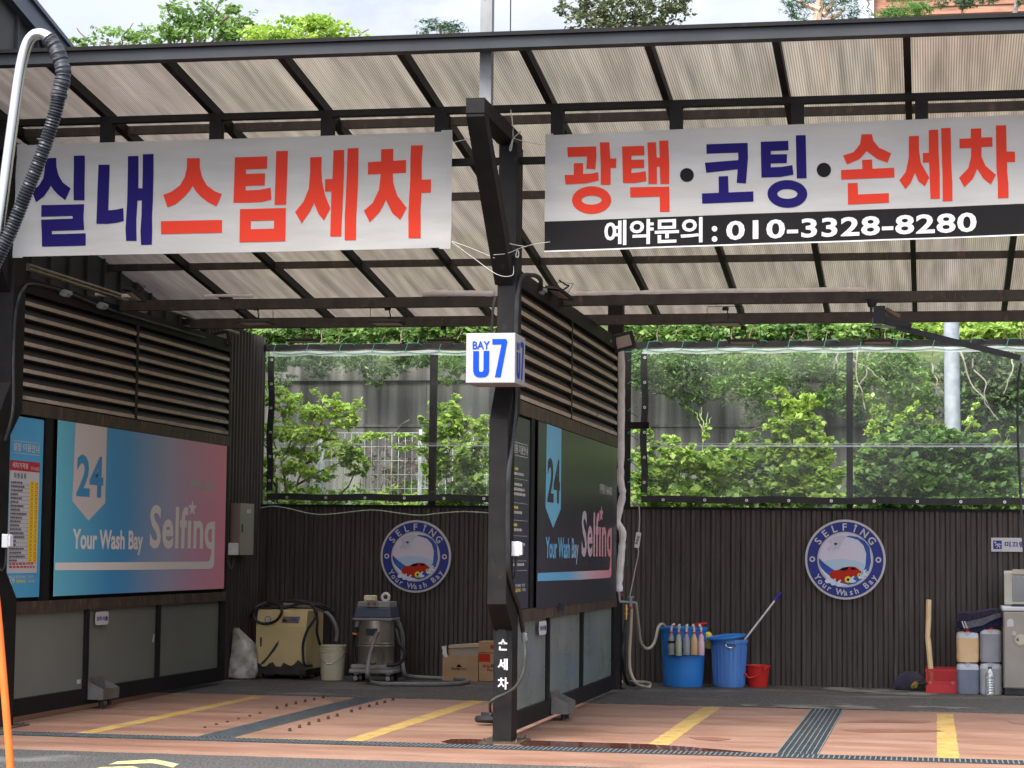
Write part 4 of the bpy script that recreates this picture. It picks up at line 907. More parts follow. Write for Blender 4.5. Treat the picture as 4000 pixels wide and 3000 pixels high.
# glass stickers
def sticker(X,px0,py0,px1,py1,label):
    Zk=lambda x,y: at(x,y,'X',X+.002); a=Zk(px0,py1); b=Zk(px1,py0); b.z=Zk(px0,py0).z; w=b.y-a.y; h=b.z-a.z; r=min(w,h)*.25
    t=thing('brush_sticker',label,'sticker',tuple(a)); pts=[]
    for cx,cz,s in ((b.y-r,b.z-r,0),(a.y+r,b.z-r,1),(a.y+r,a.z+r,2),(b.y-r,a.z+r,3)):
        for k in range(5): an=math.pi/2*(s+k/4); pts.append((X+.002,cx+r*math.cos(an),cz+r*math.sin(an)))
    m=M(); m.prism(pts,(.004,0,0)); m.build('plate',whiteS,t)
    m=M(); text_on(m,'브러시솔',(X,a.y+w*.06,a.z+h*.3),(X,b.y-w*.06,a.z+h*.68),(0,1,0),(0,0,1),(1,0,0),.008,.03); m.build('lettering',bluR,t)
sticker(XL+.002,372,2391,423,2443,'white rounded sticker with navy Korean letters on the left partition')
sticker(XC+.002,2105,2429,2133,2482,'white rounded sticker with navy Korean letters on the centre partition glass')
def scrap(X,pts,label):
    m=M(); m.prism([at(x,y,'X',X) for x,y in pts],(.002,0,0)); tag(m.build('tape_scrap',whiteS),label,'tape')
scrap(XL-.034,[(300,2655),(315,2654),(314,2670),(300,2672)],'small square white tape scrap low on the first left splash pane')
scrap(XL-.034,[(600,2478),(604,2476),(600,2508),(594,2509)],'thin upright white tape scrap on the middle left splash pane')
# brush trays
def tray(X,y0,z0,label):
    t=thing('brush_tray',label,'tray',(X,y0,z0)); w,d,h=.44,.17,.13
    m=M()
    m.prism([(X+.002,y,z) for y,z in ((y0,z0),(y0+w,z0),(y0+w,z0+h+.085),(y0,z0+h+.085))],(.006,0,0))
    m.box(X+.008,X+d,y0,y0+w,z0,z0+.006); m.box(X+d-.006,X+d,y0,y0+w,z0+.0065,z0+h*.85)
    for yy in (y0,y0+w-.006): m.prism([(X+.0085,yy,z0+.0062),(X+d-.0062,yy,z0+.0062),(X+d-.0062,yy,z0+h*.85),(X+.0085,yy,z0+h+.05)],(0,.006,0))
    m.build('bin',silver,t)
    m=M(); m.tube([(X+.1,y0+.12,z0),(X+.1,y0+.12,z0-.10)],.022,10); m.tube([(X+.1,y0+.35,z0),(X+.1,y0+.35,z0-.07)],.022,10); m.build('drain_stub',black,t)
    return t
def trayat(X,px,py,label): p=at(px,py,'X',X); tray(X,p.y,p.z,label)
trayat(XL,337+4,2733,'dirty grey metal brush tray bolted low on the left partition')
trayat(XC,2150+2,2789,'grey metal brush tray bolted low on the centre partition')
# small black box & white switch boxes
p=at(2180,2375,'X',XC+.01); m=M(); m.box(XC+.005,XC+.05,p.y,p.y+.13,p.z-.03,p.z+.05); tag(m.build('sensor_box',black),'small black box under the charcoal advertising board','box')
def outlet(px0,py0,px1,py1,X,label):
    a=at(px0,py1,'Y',18.15); b=at(px1,py0,'Y',18.15); t=thing('socket_box',label,'socket box',tuple(a))
    m=M(); m.box(a.x,b.x,18.15,18.24,a.z,b.z); hs=m.build('housing',white,t,.005)
    m=M(); m.box(b.x+.001,b.x+.02,18.16,18.23,a.z+.01,b.z-.01); m.build('cover',white,hs,.003)
    m=M(); cx=(a.x+b.x)/2; m.tube(smooth_path([(cx,18.19,a.z),(cx,18.19,a.z-.08),(cx-.01,18.19,a.z-.17),(cx-.05,18.2,a.z-.21),(cx-.08,18.2,a.z-.15)],6),.011,8); m.build('cable',black,t)
outlet(1997,2115,2028,2172,XC,'white socket box on the side of the centre column')
outlet(5,2086,30,2139,XL,'white socket box on the side of the left column')
# ================================================================== FLOODLIGHTS
hl=None
for Y,Zt,spots in ((21.35,None,((1000,1238,'third lamp from the left hanging in a wire bracket under the nearer beam',),(1514,1238,'lamp under the nearer beam left of the BAY sign'),(2834,1240,'lamp under the nearer beam over the blue tubs'))),(23.55,None,((1183,1318,'leftmost lamp under the farther beam of the left bay'),(1732,1316,'lamp under the farther beam closest to the BAY sign'),(2905,1320,'lamp under the farther beam over the faded blue tub'),(3428,1322,'lamp under the farther beam near the hose boom')))):
    for s_ in spots:
        p=at(s_[0],s_[1],'Y',Y); zt_=at(s_[0],1197 if Y<22 else 1274,'Y',Y).z
        lab='flat black hanging floodlight, '+s_[2].replace('third lamp from the left hanging in a wire bracket under','leftmost lamp under')
        if hl is None:
            hl=thing('hanging_floodlight',lab,'floodlight',(0,0,0),'floodlights hanging under the cross beams')
            m=M(); m.box(-.17,.17,-.13,.13,-.005,.02); m.box(-.10,.10,-.06,.06,.0205,.035); hh=m.build('housing',black,hl,.004)
            m=M(); m.box(-.14,.14,-.10,.10,-.010,-.0055); m.build('diffuser',lampd,hh)
            m=M(); m.tube([(-.17,0,.01),(-.185,0,.03),(-.185,0,.165),(-.17,0,.175),(.17,0,.175),(.185,0,.165),(.185,0,.03),(.17,0,.01)],.0032,6); m.build('bracket',black,hl)
            m=M(); m.tube(smooth_path([(0,0,.035),(.03,.0,.07),(.02,0,.12),(.03,0,.16)],5),.007,6); m.lathe([(.03,.135),(.035,.16),(.02,.176)],(.0,0,0),10); m.build('cable_gland',black,hl)
            hl.location=(p.x,p.y,zt_-.176)
            o=hl
        else: o=dup(hl,(p.x,p.y,zt_-.176),lab)
def flood(px,py,Y,rot,label,back=True,s=.27):
    p=at(px,py,'Y',Y); t=thing('wall_floodlight',label,'floodlight',tuple(p))
    q=Matrix.Rotation(rot[2],3,'Z')@Matrix.Rotation(rot[0],3,'X')@Matrix.Rotation(rot[1],3,'Y')
    m=M(); m.rbox(p,(s,.03,s*.78),q); hh=m.build('housing',black,t,.004)
    m=M(); m.rbox(p+q@Vector((0,-.018,0)),(s*.66,.006,s*.48),q); m.build('diffuser',lampd,hh)
    m=M(); m.tube([p+q@Vector(v) for v in ((-s*.52,.01,0),(-s*.52,.12,0),(s*.52,.12,0),(s*.52,.01,0))],.0032,6)
    m.tube(smooth_path([p+q@Vector(v) for v in ((0,.02,0),(.05,.1,-.02),(-.05,.12,-.04),(-.14,.14,0))],5),.008,6); m.build('bracket',black,t)
    return t
flood(525,1152,20.4,(R_(55),R_(12),R_(-60)),'black floodlight tilted up on top of the left partition',)
flood(858,1328,24.9,(R_(10),R_(-12),R_(15)),'black floodlight with a beige diffuser at the far end of the left partition')
flood(2186,1145,20.6,(R_(60),R_(20),R_(-65)),'black floodlight tilted up on top of the centre partition')
flood(2435,1334,25.1,(R_(8),R_(-16),R_(12)),'black floodlight with a beige diffuser at the far end of the centre partition')
def joint(px,py,Y,r,label):
    p=at(px,py,'Y',Y); m=M(); m.tube([p+Vector((0,-.05,0)),p+Vector((0,.05,0))],r,12); m.tube([p+Vector((-.06,0,0)),p+Vector((.06,0,0))],r*.55,10); tag(m.build('junction_box',galv),label,'junction box')
joint(258,1146,19.3,.036,'round grey junction box nearest the left column on the partition top rail')
joint(400,1195,20.5,.036,'round grey junction box below the nearer beam on the left partition')
joint(560,1210,21.6,.034,'round grey junction box behind the nearer beam on the left partition')
joint(2113,1135,20.0,.036,'round grey junction box beside the tilted floodlight on the centre partition')
joint(2368,1333,24.6,.034,'round grey junction box beside the far floodlight on the centre partition')
joint(797,1326,24.6,.034,'round grey junction box beside the far floodlight on the left partition')
# rail pipes and cables above the partitions
m=M(); m.tube([at(108,1036,'X',XL+.02),at(500,1162,'X',XL+.02),at(930,1302,'X',XL+.02)],.022,8); m.tube([at(108,1050,'X',XL+.02),at(500,1176,'X',XL+.02)],.02,8); tag(m.build('conduit_pipe',mat('worn brass conduit',(.20,.17,.12),(.10,.085,.07),.35,metal=.6,scale=9)),'shiny brownish conduit pipe running along above the left partition','pipe')
def cable(label,pts,r=.012,mt=black,name='cable'): m=M(); m.tube(smooth_path(pts,7),r,7); return tag(m.build(name,mt),label,'cable')
X_=XL+.02
cable('black cable arching from the left column along the left partition top rail',[at(20,1720,'Y',18.02),at(50,1600,'Y',18.05),at(52,1400,'Y',18.3),at(62,1220,'Y',18.32),at(90,1130,'Y',18.4),at(130,1110,'X',X_),at(250,1140,'X',X_),at(400,1200,'X',X_),at(560,1250,'X',X_),at(800,1320,'X',X_)],.014)
cable('black cable running down the far end of the left partition',[at(885,1290,'Y',25.1),at(897,1340,'Y',25.1),at(895,1600,'Y',25.1),at(888,1900,'Y',25.1),at(885,2150,'Y',25.1),at(900,2225,'Y',25.1),at(915,2180,'Y',25.2)],.016)
c_x=-3.545
cable('thick black hose strapped down the side of the centre column',[at(2113,1130,'Y',19.5),at(2110,1090,'Y',19.0),at(2075,1075,'Y',18.7),at(2030,1095,'X',c_x),at(2017,1250,'X',c_x),at(2014,1560,'X',c_x),at(2008,1650,'X',c_x),at(1993,1790,'X',c_x),at(1985,1900,'X',c_x),at(1984,2150,'X',c_x),at(1990,2260,'X',c_x),at(2010,2330,'X',c_x),at(2026,2370,'X',c_x),at(2042,2465,'X',c_x)],.021)
cable('black cable curving beside the BAY sign from the beam end',[at(1935,1160,'Y',21),at(1927,1200,'Y',20),at(1921,1290,'Y',19),at(1925,1320,'Y',18.6)],.014)
# gun hose with fitting hanging at the column
t=thing('pressure_hose','dark pressure hose looping from a metal fitting round the foot of the centre column','hose',(-3.5,18.2,0))
m=M(); m.tube([at(2042,2465,'X',c_x),at(2047,2500,'X',c_x)],.02,10,rr=[.016,.024]); m.tube([at(2047,2478,'X',c_x),at(2049,2498,'X',c_x)],.028,10); m.build('fitting',galv,t)
m=M(); m.tube(smooth_path([at(2047,2500,'Y',18.25),at(2052,2560,'Y',18.2),at(2045,2625,'Y',18.2),at(2020,2675,'Y',18.2),at(1985,2705,'Y',18.22),at(1940,2725,'Y',18.25),at(1916,2745,'Y',18.28),at(1914,2775,'Y',18.45),at(1925,2800,'Y',18.7),(at(1925,2802,'Z',.03))],8),.013,8); m.build('hose',mat('olive black hose',(.03,.03,.025),(.06,.058,.05),.4,scale=10),t)
m=M(); q=at(1915,2815,'Z',.05); m.tube([(q.x+.12*math.cos(a*.35),q.y+.06*math.sin(a*.35),.045+a*.002) for a in range(26)],.035,8); m.build('coil',black,t)
# ================================================================== LAGGED PIPES
m=M(); P_=[]
def lagpipe(name,label,pts,r,segs=6):
    m=M(); sp=smooth_path(pts,segs); rr=[r*(1+.06*math.sin(i*1.9)+(-.16 if i%9==0 else 0)) for i in range(len(sp))]; m.tube(sp,r,9,rr=rr); return tag(m.build(name,lag),label,'pipe')
lagpipe('lagged_pipe','short white wrapped pipe lying on the nearer beam of the left bay',[at(1652,1148,'Y',21.32),at(1720,1146,'Y',21.32),at(1800,1147,'Y',21.32),at(1930,1150,'Y',21.32)],.034)
lagpipe('lagged_pipe','long white wrapped pipe lying on the nearer beam of the right bay',[at(x,y,'Y',21.32) for x,y in ((2215,1150),(2400,1146),(2600,1142),(2800,1138),(3000,1137),(3200,1134),(3300,1132),(3380,1134))],.027)
lagpipe('lagged_pipe','thin white wrapped pipe lying on the left end of the nearer beam',[at(x,y,'Y',21.32) for x,y in ((372,1150),(420,1152),(470,1155),(508,1156))],.020)
lagpipe('lagged_pipe','thin white wrapped pipe lying on the nearer beam left of the short thick one',[at(x,y,'Y',21.32) for x,y in ((800,1157),(860,1155),(930,1156),(988,1157))],.016)
lagpipe('lagged_pipe','white wrapped pipe running down the end of the centre partition',[at(x,y,'Y',25.4) for x,y in ((2270,1225),(2250,1238),(2330,1290),(2400,1345),(2422,1372),(2428,1450),(2427,1600),(2425,1800),(2424,1880),(2432,1930),(2420,1990),(2412,2040),(2432,2080),(2428,2150),(2420,2250),(2418,2310))],.043,5)
t=thing('tap_manifold','white and brass tap manifold with valves at the end of the centre partition','tap',tuple(at(2460,2350,'Y',25.6)))
m=M(); Y=25.6; m.tube([at(2418,2310,'Y',Y),at(2422,2350,'Y',Y),at(2485,2356,'Y',Y)],.018,8); m.tube([at(2464,2330,'Y',Y),at(2464,2370,'Y',Y)],.02,8); m.tube([at(2455,2334,'Y',Y),at(2476,2332,'Y',Y)],.012,8); m.build('white_pipe',galv,t)
m=M(); m.tube([at(2446,2362,'Y',Y),at(2446,2420,'Y',Y)],.016,8,rr=[.02,.014]); m.tube([at(2446,2375,'Y',Y),at(2446,2382,'Y',Y)],.028,8); m.tube([at(2446,2395,'Y',Y),at(2446,2402,'Y',Y)],.024,8); m.build('brass_valve',brass,t)
m=M(); m.tube([at(2466,2370,'Y',Y),at(2466,2378,'Y',Y)],.022,8); m.bar(at(2426,2315,'Y',Y),at(2430,2330,'Y',Y),.012); m.build('red_valve',redP,t)
def hose(label,pts,r,mt,name='hose'): m=M(); m.tube(smooth_path(pts,8),r,8); return tag(m.build(name,mt),label,'hose')
hose('cream hose hanging from the tap manifold and looping on the ground',[at(2467,2375,'Y',25.6),at(2464,2450,'Y',25.65),at(2459,2550,'Y',25.7),at(2462,2620,'Y',25.7),at(2485,2668,'Y',25.7),at(2515,2682,'Z',.02),at(2538,2682,'Z',.02),at(2538,2668,'Z',.02),at(2500,2664,'Z',.02),at(2415,2664,'Z',.02)],.019,hosec)
hose('cream hose running in a sagging curve from the tap into the large blue tub',[at(2484,2356,'Y',25.6),at(2494,2440,'Y',25.9),at(2504,2510,'Y',26.2),at(2530,2534,'Y',26.4),at(2556,2510,'Y',26.5),at(2572,2450,'Y',26.6),at(2588,2438,'Y',26.7),at(2600,2450,'Y',26.8)],.018,hosec)
hose('black hose dropping from the brass valve to the ground',[at(2446,2420,'Y',25.6),at(2436,2500,'Y',25.6),at(2434,2600,'Y',25.7),at(2450,2668,'Z',.03),at(2480,2676,'Z',.03),at(2470,2668,'Z',.03),at(2412,2655,'Z',.03)],.020,black)
# power strip
t=thing('power_strip','white power strip hanging from its cord beside the vinyl sheet','power strip',tuple(at(2490,2110,'Y',26)))
m=M(); a=at(2482,2138,'Y',26); b=at(2500,2082,'Y',26); m.rbox((a+b)/2,(.06,.035,.19),Matrix.Rotation(R_(8),3,'Y')); m.build('body',white,t,.006)
m=M(); 
for f in (.3,.5,.7): p=a.lerp(b,f); m.tube([(p.x,25.98,p.z),(p.x,25.975,p.z)],.018,10)
m.build('socket',greyP,t)
m=M(); m.tube(smooth_path([at(2486,1976,'Y',26),at(2496,1980,'Y',26),at(2498,2030,'Y',26),at(2495,2082,'Y',26)],6),.008,6); m.tube(smooth_path([at(2490,2140,'Y',26),at(2494,2160,'Y',26),at(2480,2230,'Y',26),at(2464,2310,'Y',26),at(2458,2345,'Y',26)],6),.007,6); m.build('cord',ropeW,t)
hose('bundle of thin green cable hanging behind the wrapped pipe',[at(2440+10*math.sin(k*.9),2120+ (k*9)%110,'Y',26.1) for k in range(16)],.006,cordG,'cable_bundle')
m=M()
k=0; yy=1385
while yy<1960:
    m.tube([at(2492,yy,'Y',26.9),at(2452,yy+26,'Y',26.2),at(2492,yy+52,'Y',26.9)],.006,5); yy+=105 if k%2 else 88; k+=1
tag(m.build('lacing_cord',cordG),'green zigzag cord lacing the right vinyl sheet to the rear post','cord')
cable('pair of thin green and white wires sagging along the top of the left back wall',[at(x,y,'Y',WY-.09) for x,y in ((985,1990),(1060,1978),(1120,1985),(1250,2010),(1445,1993),(1560,2005),(1640,2013),(1720,2005),(1810,1999),(1910,2004))],.008,mat('pale green wire',(.30,.38,.28),None,.5))
# ================================================================== HOSE BOOM (right)
t=thing('hose_boom','black swivel hose boom hanging under the nearer beam of the right bay','hose boom',tuple(at(3406,1190,'Y',21.3)))
Y=21.3; B_=lambda x,y: at(x,y,'Y',Y)
m=M(); m.tube([B_(3406,1172),B_(3406,1200)],.05,12,rr=[.06,.035]); m.box(*(B_(3370,1180).x,B_(3450,1180).x),Y-.03,Y+.03,B_(3400,1180).z,B_(3400,1170).z); a=B_(3412,1263); b=B_(3458,1196); m.box(a.x,b.x,Y-.05,Y+.05,a.z,b.z); a=B_(3398,1240); b=B_(3410,1190); m.box(a.x,b.x-.003,Y-.03,Y+.03,a.z,b.z); m.build('swivel_head',bluesteel,t)
m=M(); m.bar(B_(3450,1250),B_(3560,1278),.05,.07); m.bar(B_(3500,1278),B_(3985,1398),.05,.055); m.build('arm',bluesteel,t)
m=M(); m.tube([B_(3460,1207),B_(3515,1240)],.024,10); m.build('spring',mat('rusty spring',(.16,.11,.08),None,.6),t)
m=M(); m.tube([B_(3410,1240),B_(3410,1275),B_(3500,1277)],.014,8); m.build('fitting',galv,t); m=M(); m.tube([B_(3980,1395),B_(3994,1402),B_(3990,1420)],.016,8); m.build('fitting',galv,t)
m=M(); m.tube(smooth_path([B_(3990,1420),B_(3983,1450),B_(3976,1520),B_(3976,1700),B_(3985,1900),B_(3990,2010),B_(4010,2300)],6),.012,8); m.build('hose',black,t)
# ================================================================== OBJECTS ON THE FLOOR
def G(px,py): return at(px,py,'Z',.006)
# sack
def lump(name,prof,cx,cy,n,mt,label,cat,sx=1,sy=.7,amp=.12,seed=1):
    rnd=np.random.RandomState(seed); m=M(); vs=[]; ph=rnd.rand(6)*6
    for i,(r,z,ox) in enumerate(prof):
        for j in range(n):
            a=2*math.pi*j/n; k=1+amp*(math.sin(3*a+ph[0]+z*4)*.6+math.sin(5*a+ph[1]-z*7)*.5+math.sin(9*a+ph[2]+z*15)*.3)+rnd.uniform(-.02,.02)
            vs.append((cx+ox+r*k*sx*math.cos(a),cy+r*k*sy*math.sin(a),max(.006,z+ .015*math.sin(4*a+ph[3])*(1 if z>.03 else 0))))
    K=len(prof); fs=[(i*n+j,i*n+(j+1)%n,(i+1)*n+(j+1)%n,(i+1)*n+j) for i in range(K-1) for j in range(n)]+[tuple(reversed(range(n))),tuple(range((K-1)*n,K*n))]
    m.add(vs,fs,True); return tag(m.build(name,mt),label,cat)
p=G(940,2655); 
lump('woven_sack',[(.15,.006,0),(.20,.03,-.01),(.215,.10,0),(.20,.18,.0),(.185,.27,.01),(.175,.36,.01),(.165,.44,.0),(.13,.50,-.03),(.10,.55,-.06),(.065,.60,-.09),(.035,.64,-.105)],p.x,p.y+.1,40,sackm,'dirty white woven sack leaning against the side wall beside the beige machine','sack',.9,.7,.10)
# steam machine
x0,x1=G(997,2652).x,G(1193,2652).x; Y0=26.25; 
x0=at(997,2600,'Y',Y0).x; x1=at(1193,2600,'Y',Y0).x; zf=lambda py: at(1100,py,'Y',Y0).z
t=thing('steam_machine','beige steam cleaning machine with a slanted control panel and black hoses on top','steam machine',((x0+x1)/2,Y0,0))
zt1=zf(2384); zt0=zf(2448); zb=zf(2615); D=.78
m=M(); m.prism([(x0,y,z) for y,z in ((Y0,zb),(Y0,zt0),(Y0+.07,zt1),(Y0+D,zt1),(Y0+D,zb))],(x1-x0,0,0)); m.build('cabinet',beigeM,t,.008)
m=M(); m.box(x0+.02,x1-.02,Y0-.006,Y0-.001,zb+.05,zt0-.02); dr=m.build('door',beigeM,t,.003)
m=M(); m.box(x0+.06,x0+.085,Y0-.014,Y0-.0065,zb+.28,zb+.40); m.build('handle',chrome,dr)
m=M(); m.box(x0-.004,x1+.004,Y0-.008,Y0+D,zb-.055,zb-.001); m.box(x0-.001,x1+.001,Y0-.0075,Y0-.0062,zb,zb+.035); 
m.poly([[(x0+.06+u,Y0-.0078,zb+.04+v) for u,v in ((0,0),(.06,.03),(.2,.2),(.24,.27),(.25,.33),(.21,.28),(.1,.12),(.02,.04))]]); 
pts=[(x0+.0,Y0-.0079,zb)]; 
for i in range(15): pts.append((x0+(x1-x0)*i/14,Y0-.0079,zb+.05+.035*math.sin(i*1.7)+.03*(i>9)+random.uniform(-.01,.015)))
pts.append((x1,Y0-.0079,zb)); m.poly([pts]); m.build('oily_base',grime,t)
for a in (x0+.06,x1-.06):
    for b in (Y0+.07,Y0+D-.07): m=M(); m.tube([(a-.02,b,.055),(a+.02,b,.055)],.05,14); m.box(a-.03,a+.03,b-.02,b+.02,.105,zb-.056); m.build('caster',mat('red brown caster',(.18,.04,.03),None,.5) if a<x0+.1 and b<Y0+.1 else black,t)
dy=.07/(zt1-zt0)
def PP(px,py,o=.004): 
    q=at(px,py,'Y',Y0+.03); return Vector((q.x,Y0+(q.z-zt0)*dy-o,q.z))
m=M(); m.poly([[PP(*p) for p in ((1100,2433),(1107,2408),(1172,2409),(1168,2435))]]); cpn=m.build('control_panel',mat('control panel print',(.22,.13,.08),(.10,.09,.11),.4,scale=20),t)
m=M(); q=PP(1048,2419,.002); m.tube([q,q+Vector((0,-.02,0))],.042,18); m.build('gauge_rim',chrome,t); m=M(); m.tube([q+Vector((0,-.021,0)),q+Vector((0,-.023,0))],.036,18); m.build('gauge_face',whiteS,t)
m=M(); 
for px,py,r in ((1112,2422,.016),(1121,2425,.009)): q=PP(px,py); m.tube([q,q+Vector((0,-.03,0))],r,12)
m.build('knob',black,cpn)
m=M(); q=PP(1153,2421); m.tube([q,q+Vector((0,-.006,0))],.028,16); m.build('dial',mat('blue dial',(.05,.12,.35),None,.4),cpn)
m=M(); q=PP(1074,2407); m.tube([q,q+Vector((0,-.008,0))],.012,10); m.build('button',whiteS,t)
def hz(x,y,Y): return at(800+x/2.011,2200+y/2.011,'Y',Y)
m=M(); m.tube(smooth_path([hz(480,310,26.35),hz(400,350,26.2),hz(382,410,26.2),hz(420,462,26.2),hz(490,475,26.2),hz(560,450,26.2),hz(603,390,26.2),hz(590,340,26.3),hz(530,312,26.35),hz(450,318,26.4)],8),.018,8)
m.tube(smooth_path([hz(400,370,26.5),hz(520,352,26.5),hz(640,350,26.5),hz(740,318,26.5),hz(830,322,26.45),hz(900,345,26.5),hz(990,385,26.7),hz(1000,365,26.8),hz(900,325,26.9),hz(780,300,26.8),hz(620,300,26.8),hz(470,335,26.8)],8),.019,8)
m.tube(smooth_path([hz(830,325,26.4),hz(872,370,26.15),hz(875,420,26.14),hz(810,520,26.1),hz(775,620,26.1),hz(772,720,26.1),hz(785,800,26.12),hz(840,805,26.3)],8),.018,8)
m.tube(smooth_path([hz(860,360,26.4),hz(885,440,26.2),hz(880,540,26.2),hz(905,640,26.3)],8),.018,8)
m.tube(smooth_path([hz(440,330,26.7),hz(370,400,26.9),hz(330,480,26.95),hz(318,560,26.95),hz(330,640,26.95)],8),.018,8); tag(m.build('coiled_hose',black),'black rubber hoses coiled over the beige machine','hose')
m=M(); m.tube(smooth_path([hz(620,325,26.6),hz(760,335,26.6),hz(850,345,26.6),hz(950,385,26.6),hz(1010,450,26.6),hz(1038,540,26.6),hz(1030,612,26.6)],8),.024,8); tag(m.build('wrapped_hose',hoseG),'thick grey-brown wrapped hose arching off the right side of the beige machine','hose')
# buckets
def bucket(px,py,Y,h,rt,rb,mt,label,handle=True,name='bucket',cat='bucket',inner=None,ribs=True,hm=None):
    c=at(px,py,'Y',Y); c=Vector((c.x,Y,.006)); t=thing(name,label,cat,tuple(c)); m=M()
    pr=[(rb*.97,0),(rb,.01),(rb+(rt-rb)*.8,h*.8)]
    if ribs: pr+=[(rt+.004,h*.81),(rt+.004,h*.83),(rt-.006,h*.84),(rt-.006,h*.87),(rt+.006,h*.88),(rt+.006,h*.90),(rt-.004,h*.91),(rt-.002,h*.96),(rt+.012,h*.97),(rt+.012,h),(rt-.004,h)]
    else: pr+=[(rt,h*.95),(rt+.018,h*.955),(rt+.018,h*.995),(rt+.01,h),(rt-.003,h)]
    pr+=[(rb-.004+(rt-rb)*.5,h*.5),(rb-.006,.02),(0,.02)]
    m.lathe(pr,c,36); m.build('body',mt,t); return t,c
t,c=bucket(1298,2656,26.4,.44,.165,.145,cream,'cream plastic pail with ribbed rim standing beside the beige machine')
m=M(); m.tube(smooth_path([c+Vector((-.168,-.02,.34)),c+Vector((-.12,-.14,.26)),c+Vector((-.01,-.185,.21)),c+Vector((.08,-.175,.23)),c+Vector((.15,-.10,.30)),c+Vector((.172,-.02,.35))],6),.004,6); m.build('handle',galv,t)
m=M(); m.tube([c+Vector((-.03,-.187,.212)),c+Vector((.05,-.183,.214))],.010,8); m.build('grip',white,t)
# vacuum cleaner
Y=26.35; S=lambda x,y,Y_=26.35: at(800+x/2.011,2200+y/2.011,'Y',Y_)
cx=S(1355,0).x; k=26.35/FPX/2.011
zz=lambda y: S(1355,y,26.1).z
t=thing('wet_vacuum','upright wet vacuum cleaner with a dull steel drum and a blue-grey head','vacuum cleaner',(cx,Y,0))
r=145*k
m=M(); m.lathe([(r*1.0,zz(828)),(r,zz(665)),(r+.006,zz(660)),(r+.006,zz(650)),(r,zz(645)),(r+.006,zz(640)),(r+.006,zz(632)),(r,zz(628)),(r,zz(452))],(cx,Y,0),40); m.build('drum',inox,t)
m=M(); vs=[]
def frus(m,x0,x1,z0,X0,X1,z1,d0,d1): m.add([(x0,Y-d0,z0),(x1,Y-d0,z0),(x1,Y+d0,z0),(x0,Y+d0,z0),(X0,Y-d1,z1),(X1,Y-d1,z1),(X1,Y+d1,z1),(X0,Y+d1,z1)],[(3,2,1,0),(4,5,6,7),(0,1,5,4),(1,2,6,5),(2,3,7,6),(3,0,4,7)])
u=lambda x: S(x,0).x
frus(m,u(1210),u(1502),zz(430),u(1226),u(1492),zz(348),.22,.20); m.build('motor_head',blueG,t,.012)
m=M(); frus(m,u(1206),u(1508),zz(452),u(1206),u(1508),zz(431),.23,.23); frus(m,u(1232),u(1488),zz(347),u(1238),u(1484),zz(304),.19,.18); m.build('head_rim',greyP,t,.008)
m=M(); m.box(u(1310),u(1397),Y-.23,Y-.19,zz(345),zz(290)); swp=m.build('switch_panel',greyP,t,.004)
for a,b in ((1318,1338),(1366,1386)): m=M(); m.box(u(a),u(b),Y-.24,Y-.231,zz(332),zz(308)); m.build('switch',mat('dark red switch',(.28,.03,.02),None,.3),swp)
m=M(); m.box(u(1314),u(1396),Y-r-.02,Y-r+.03,zz(570),zz(514)); m.build('inlet_plate',black,t,.004)
m=M(); m.tube(smooth_path([(u(1310),Y-r*.9,zz(780)),(u(1318),Y-r-.03,zz(790)),(u(1380),Y-r-.03,zz(792)),(u(1390),Y-r*.9,zz(782))],5),.010,8); m.build('drum_handle',black,t)
m=M(); n=28; 
m.lathe([(.19,.115),(.235,.12),(.24,.165),(.225,.20),(.185,.215)],(cx,Y,0),4) if False else m.box(u(1182),u(1528),Y-.24,Y+.24,zz(868),zz(835)); m.box(u(1195),u(1520),Y-.22,Y+.22,zz(834.5),zz(800)); m.build('chassis',greyP,t,.015)
for a in (1236,1487):
    for b in (-.18,.18): m=M(); m.tube([(u(a)-.018,Y+b,.055),(u(a)+.018,Y+b,.055)],.05,16); m.build('caster',black,t); 
for a in (1236,1487): m=M(); m.lathe([(.03,.006),(.05,.01)],(0,0,0),4) if False else m.tube([(u(a),Y-.235,.055),(u(a),Y-.232,.055)],.030,12); m.bar((u(a),Y-.2,.1),(u(a),Y-.2,.13),.05); m.build('caster_fork',greyP,t)
m=M(); m.tube(smooth_path([S(1205,450,26.2),S(1196,480,26.2),S(1188,520,26.2)],4),.03,10); m.build('hose_cuff',greyP,t)
m=M(); m.tube(smooth_path([S(1190,500,26.15),S(1182,545,26.15)],3),.034,10); m.build('wand_collar',black,t); m=M(); m.tube([S(1182,546,26.15),S(1179,560,26.15)],.035,10); m.build('orange_ring',mat('orange ring',(.7,.25,.06),None,.5),t)
m=M(); m.tube(smooth_path([S(1179,560,26.15),S(1172,640,26.2),S(1178,740,26.2),S(1186,820,26.2)],4),.022,10); m.build('wand',black,t)
m=M(); m.tube(smooth_path([S(1500,520,26.2),S(1512,560,26.15),S(1530,630,26.1),S(1570,690,26.1),S(1568,740,26.1),S(1530,785,26.1),S(1480,800,26.1),S(1430,800,26.1)],6),.023,10); m.build('drain_hose',black,t)
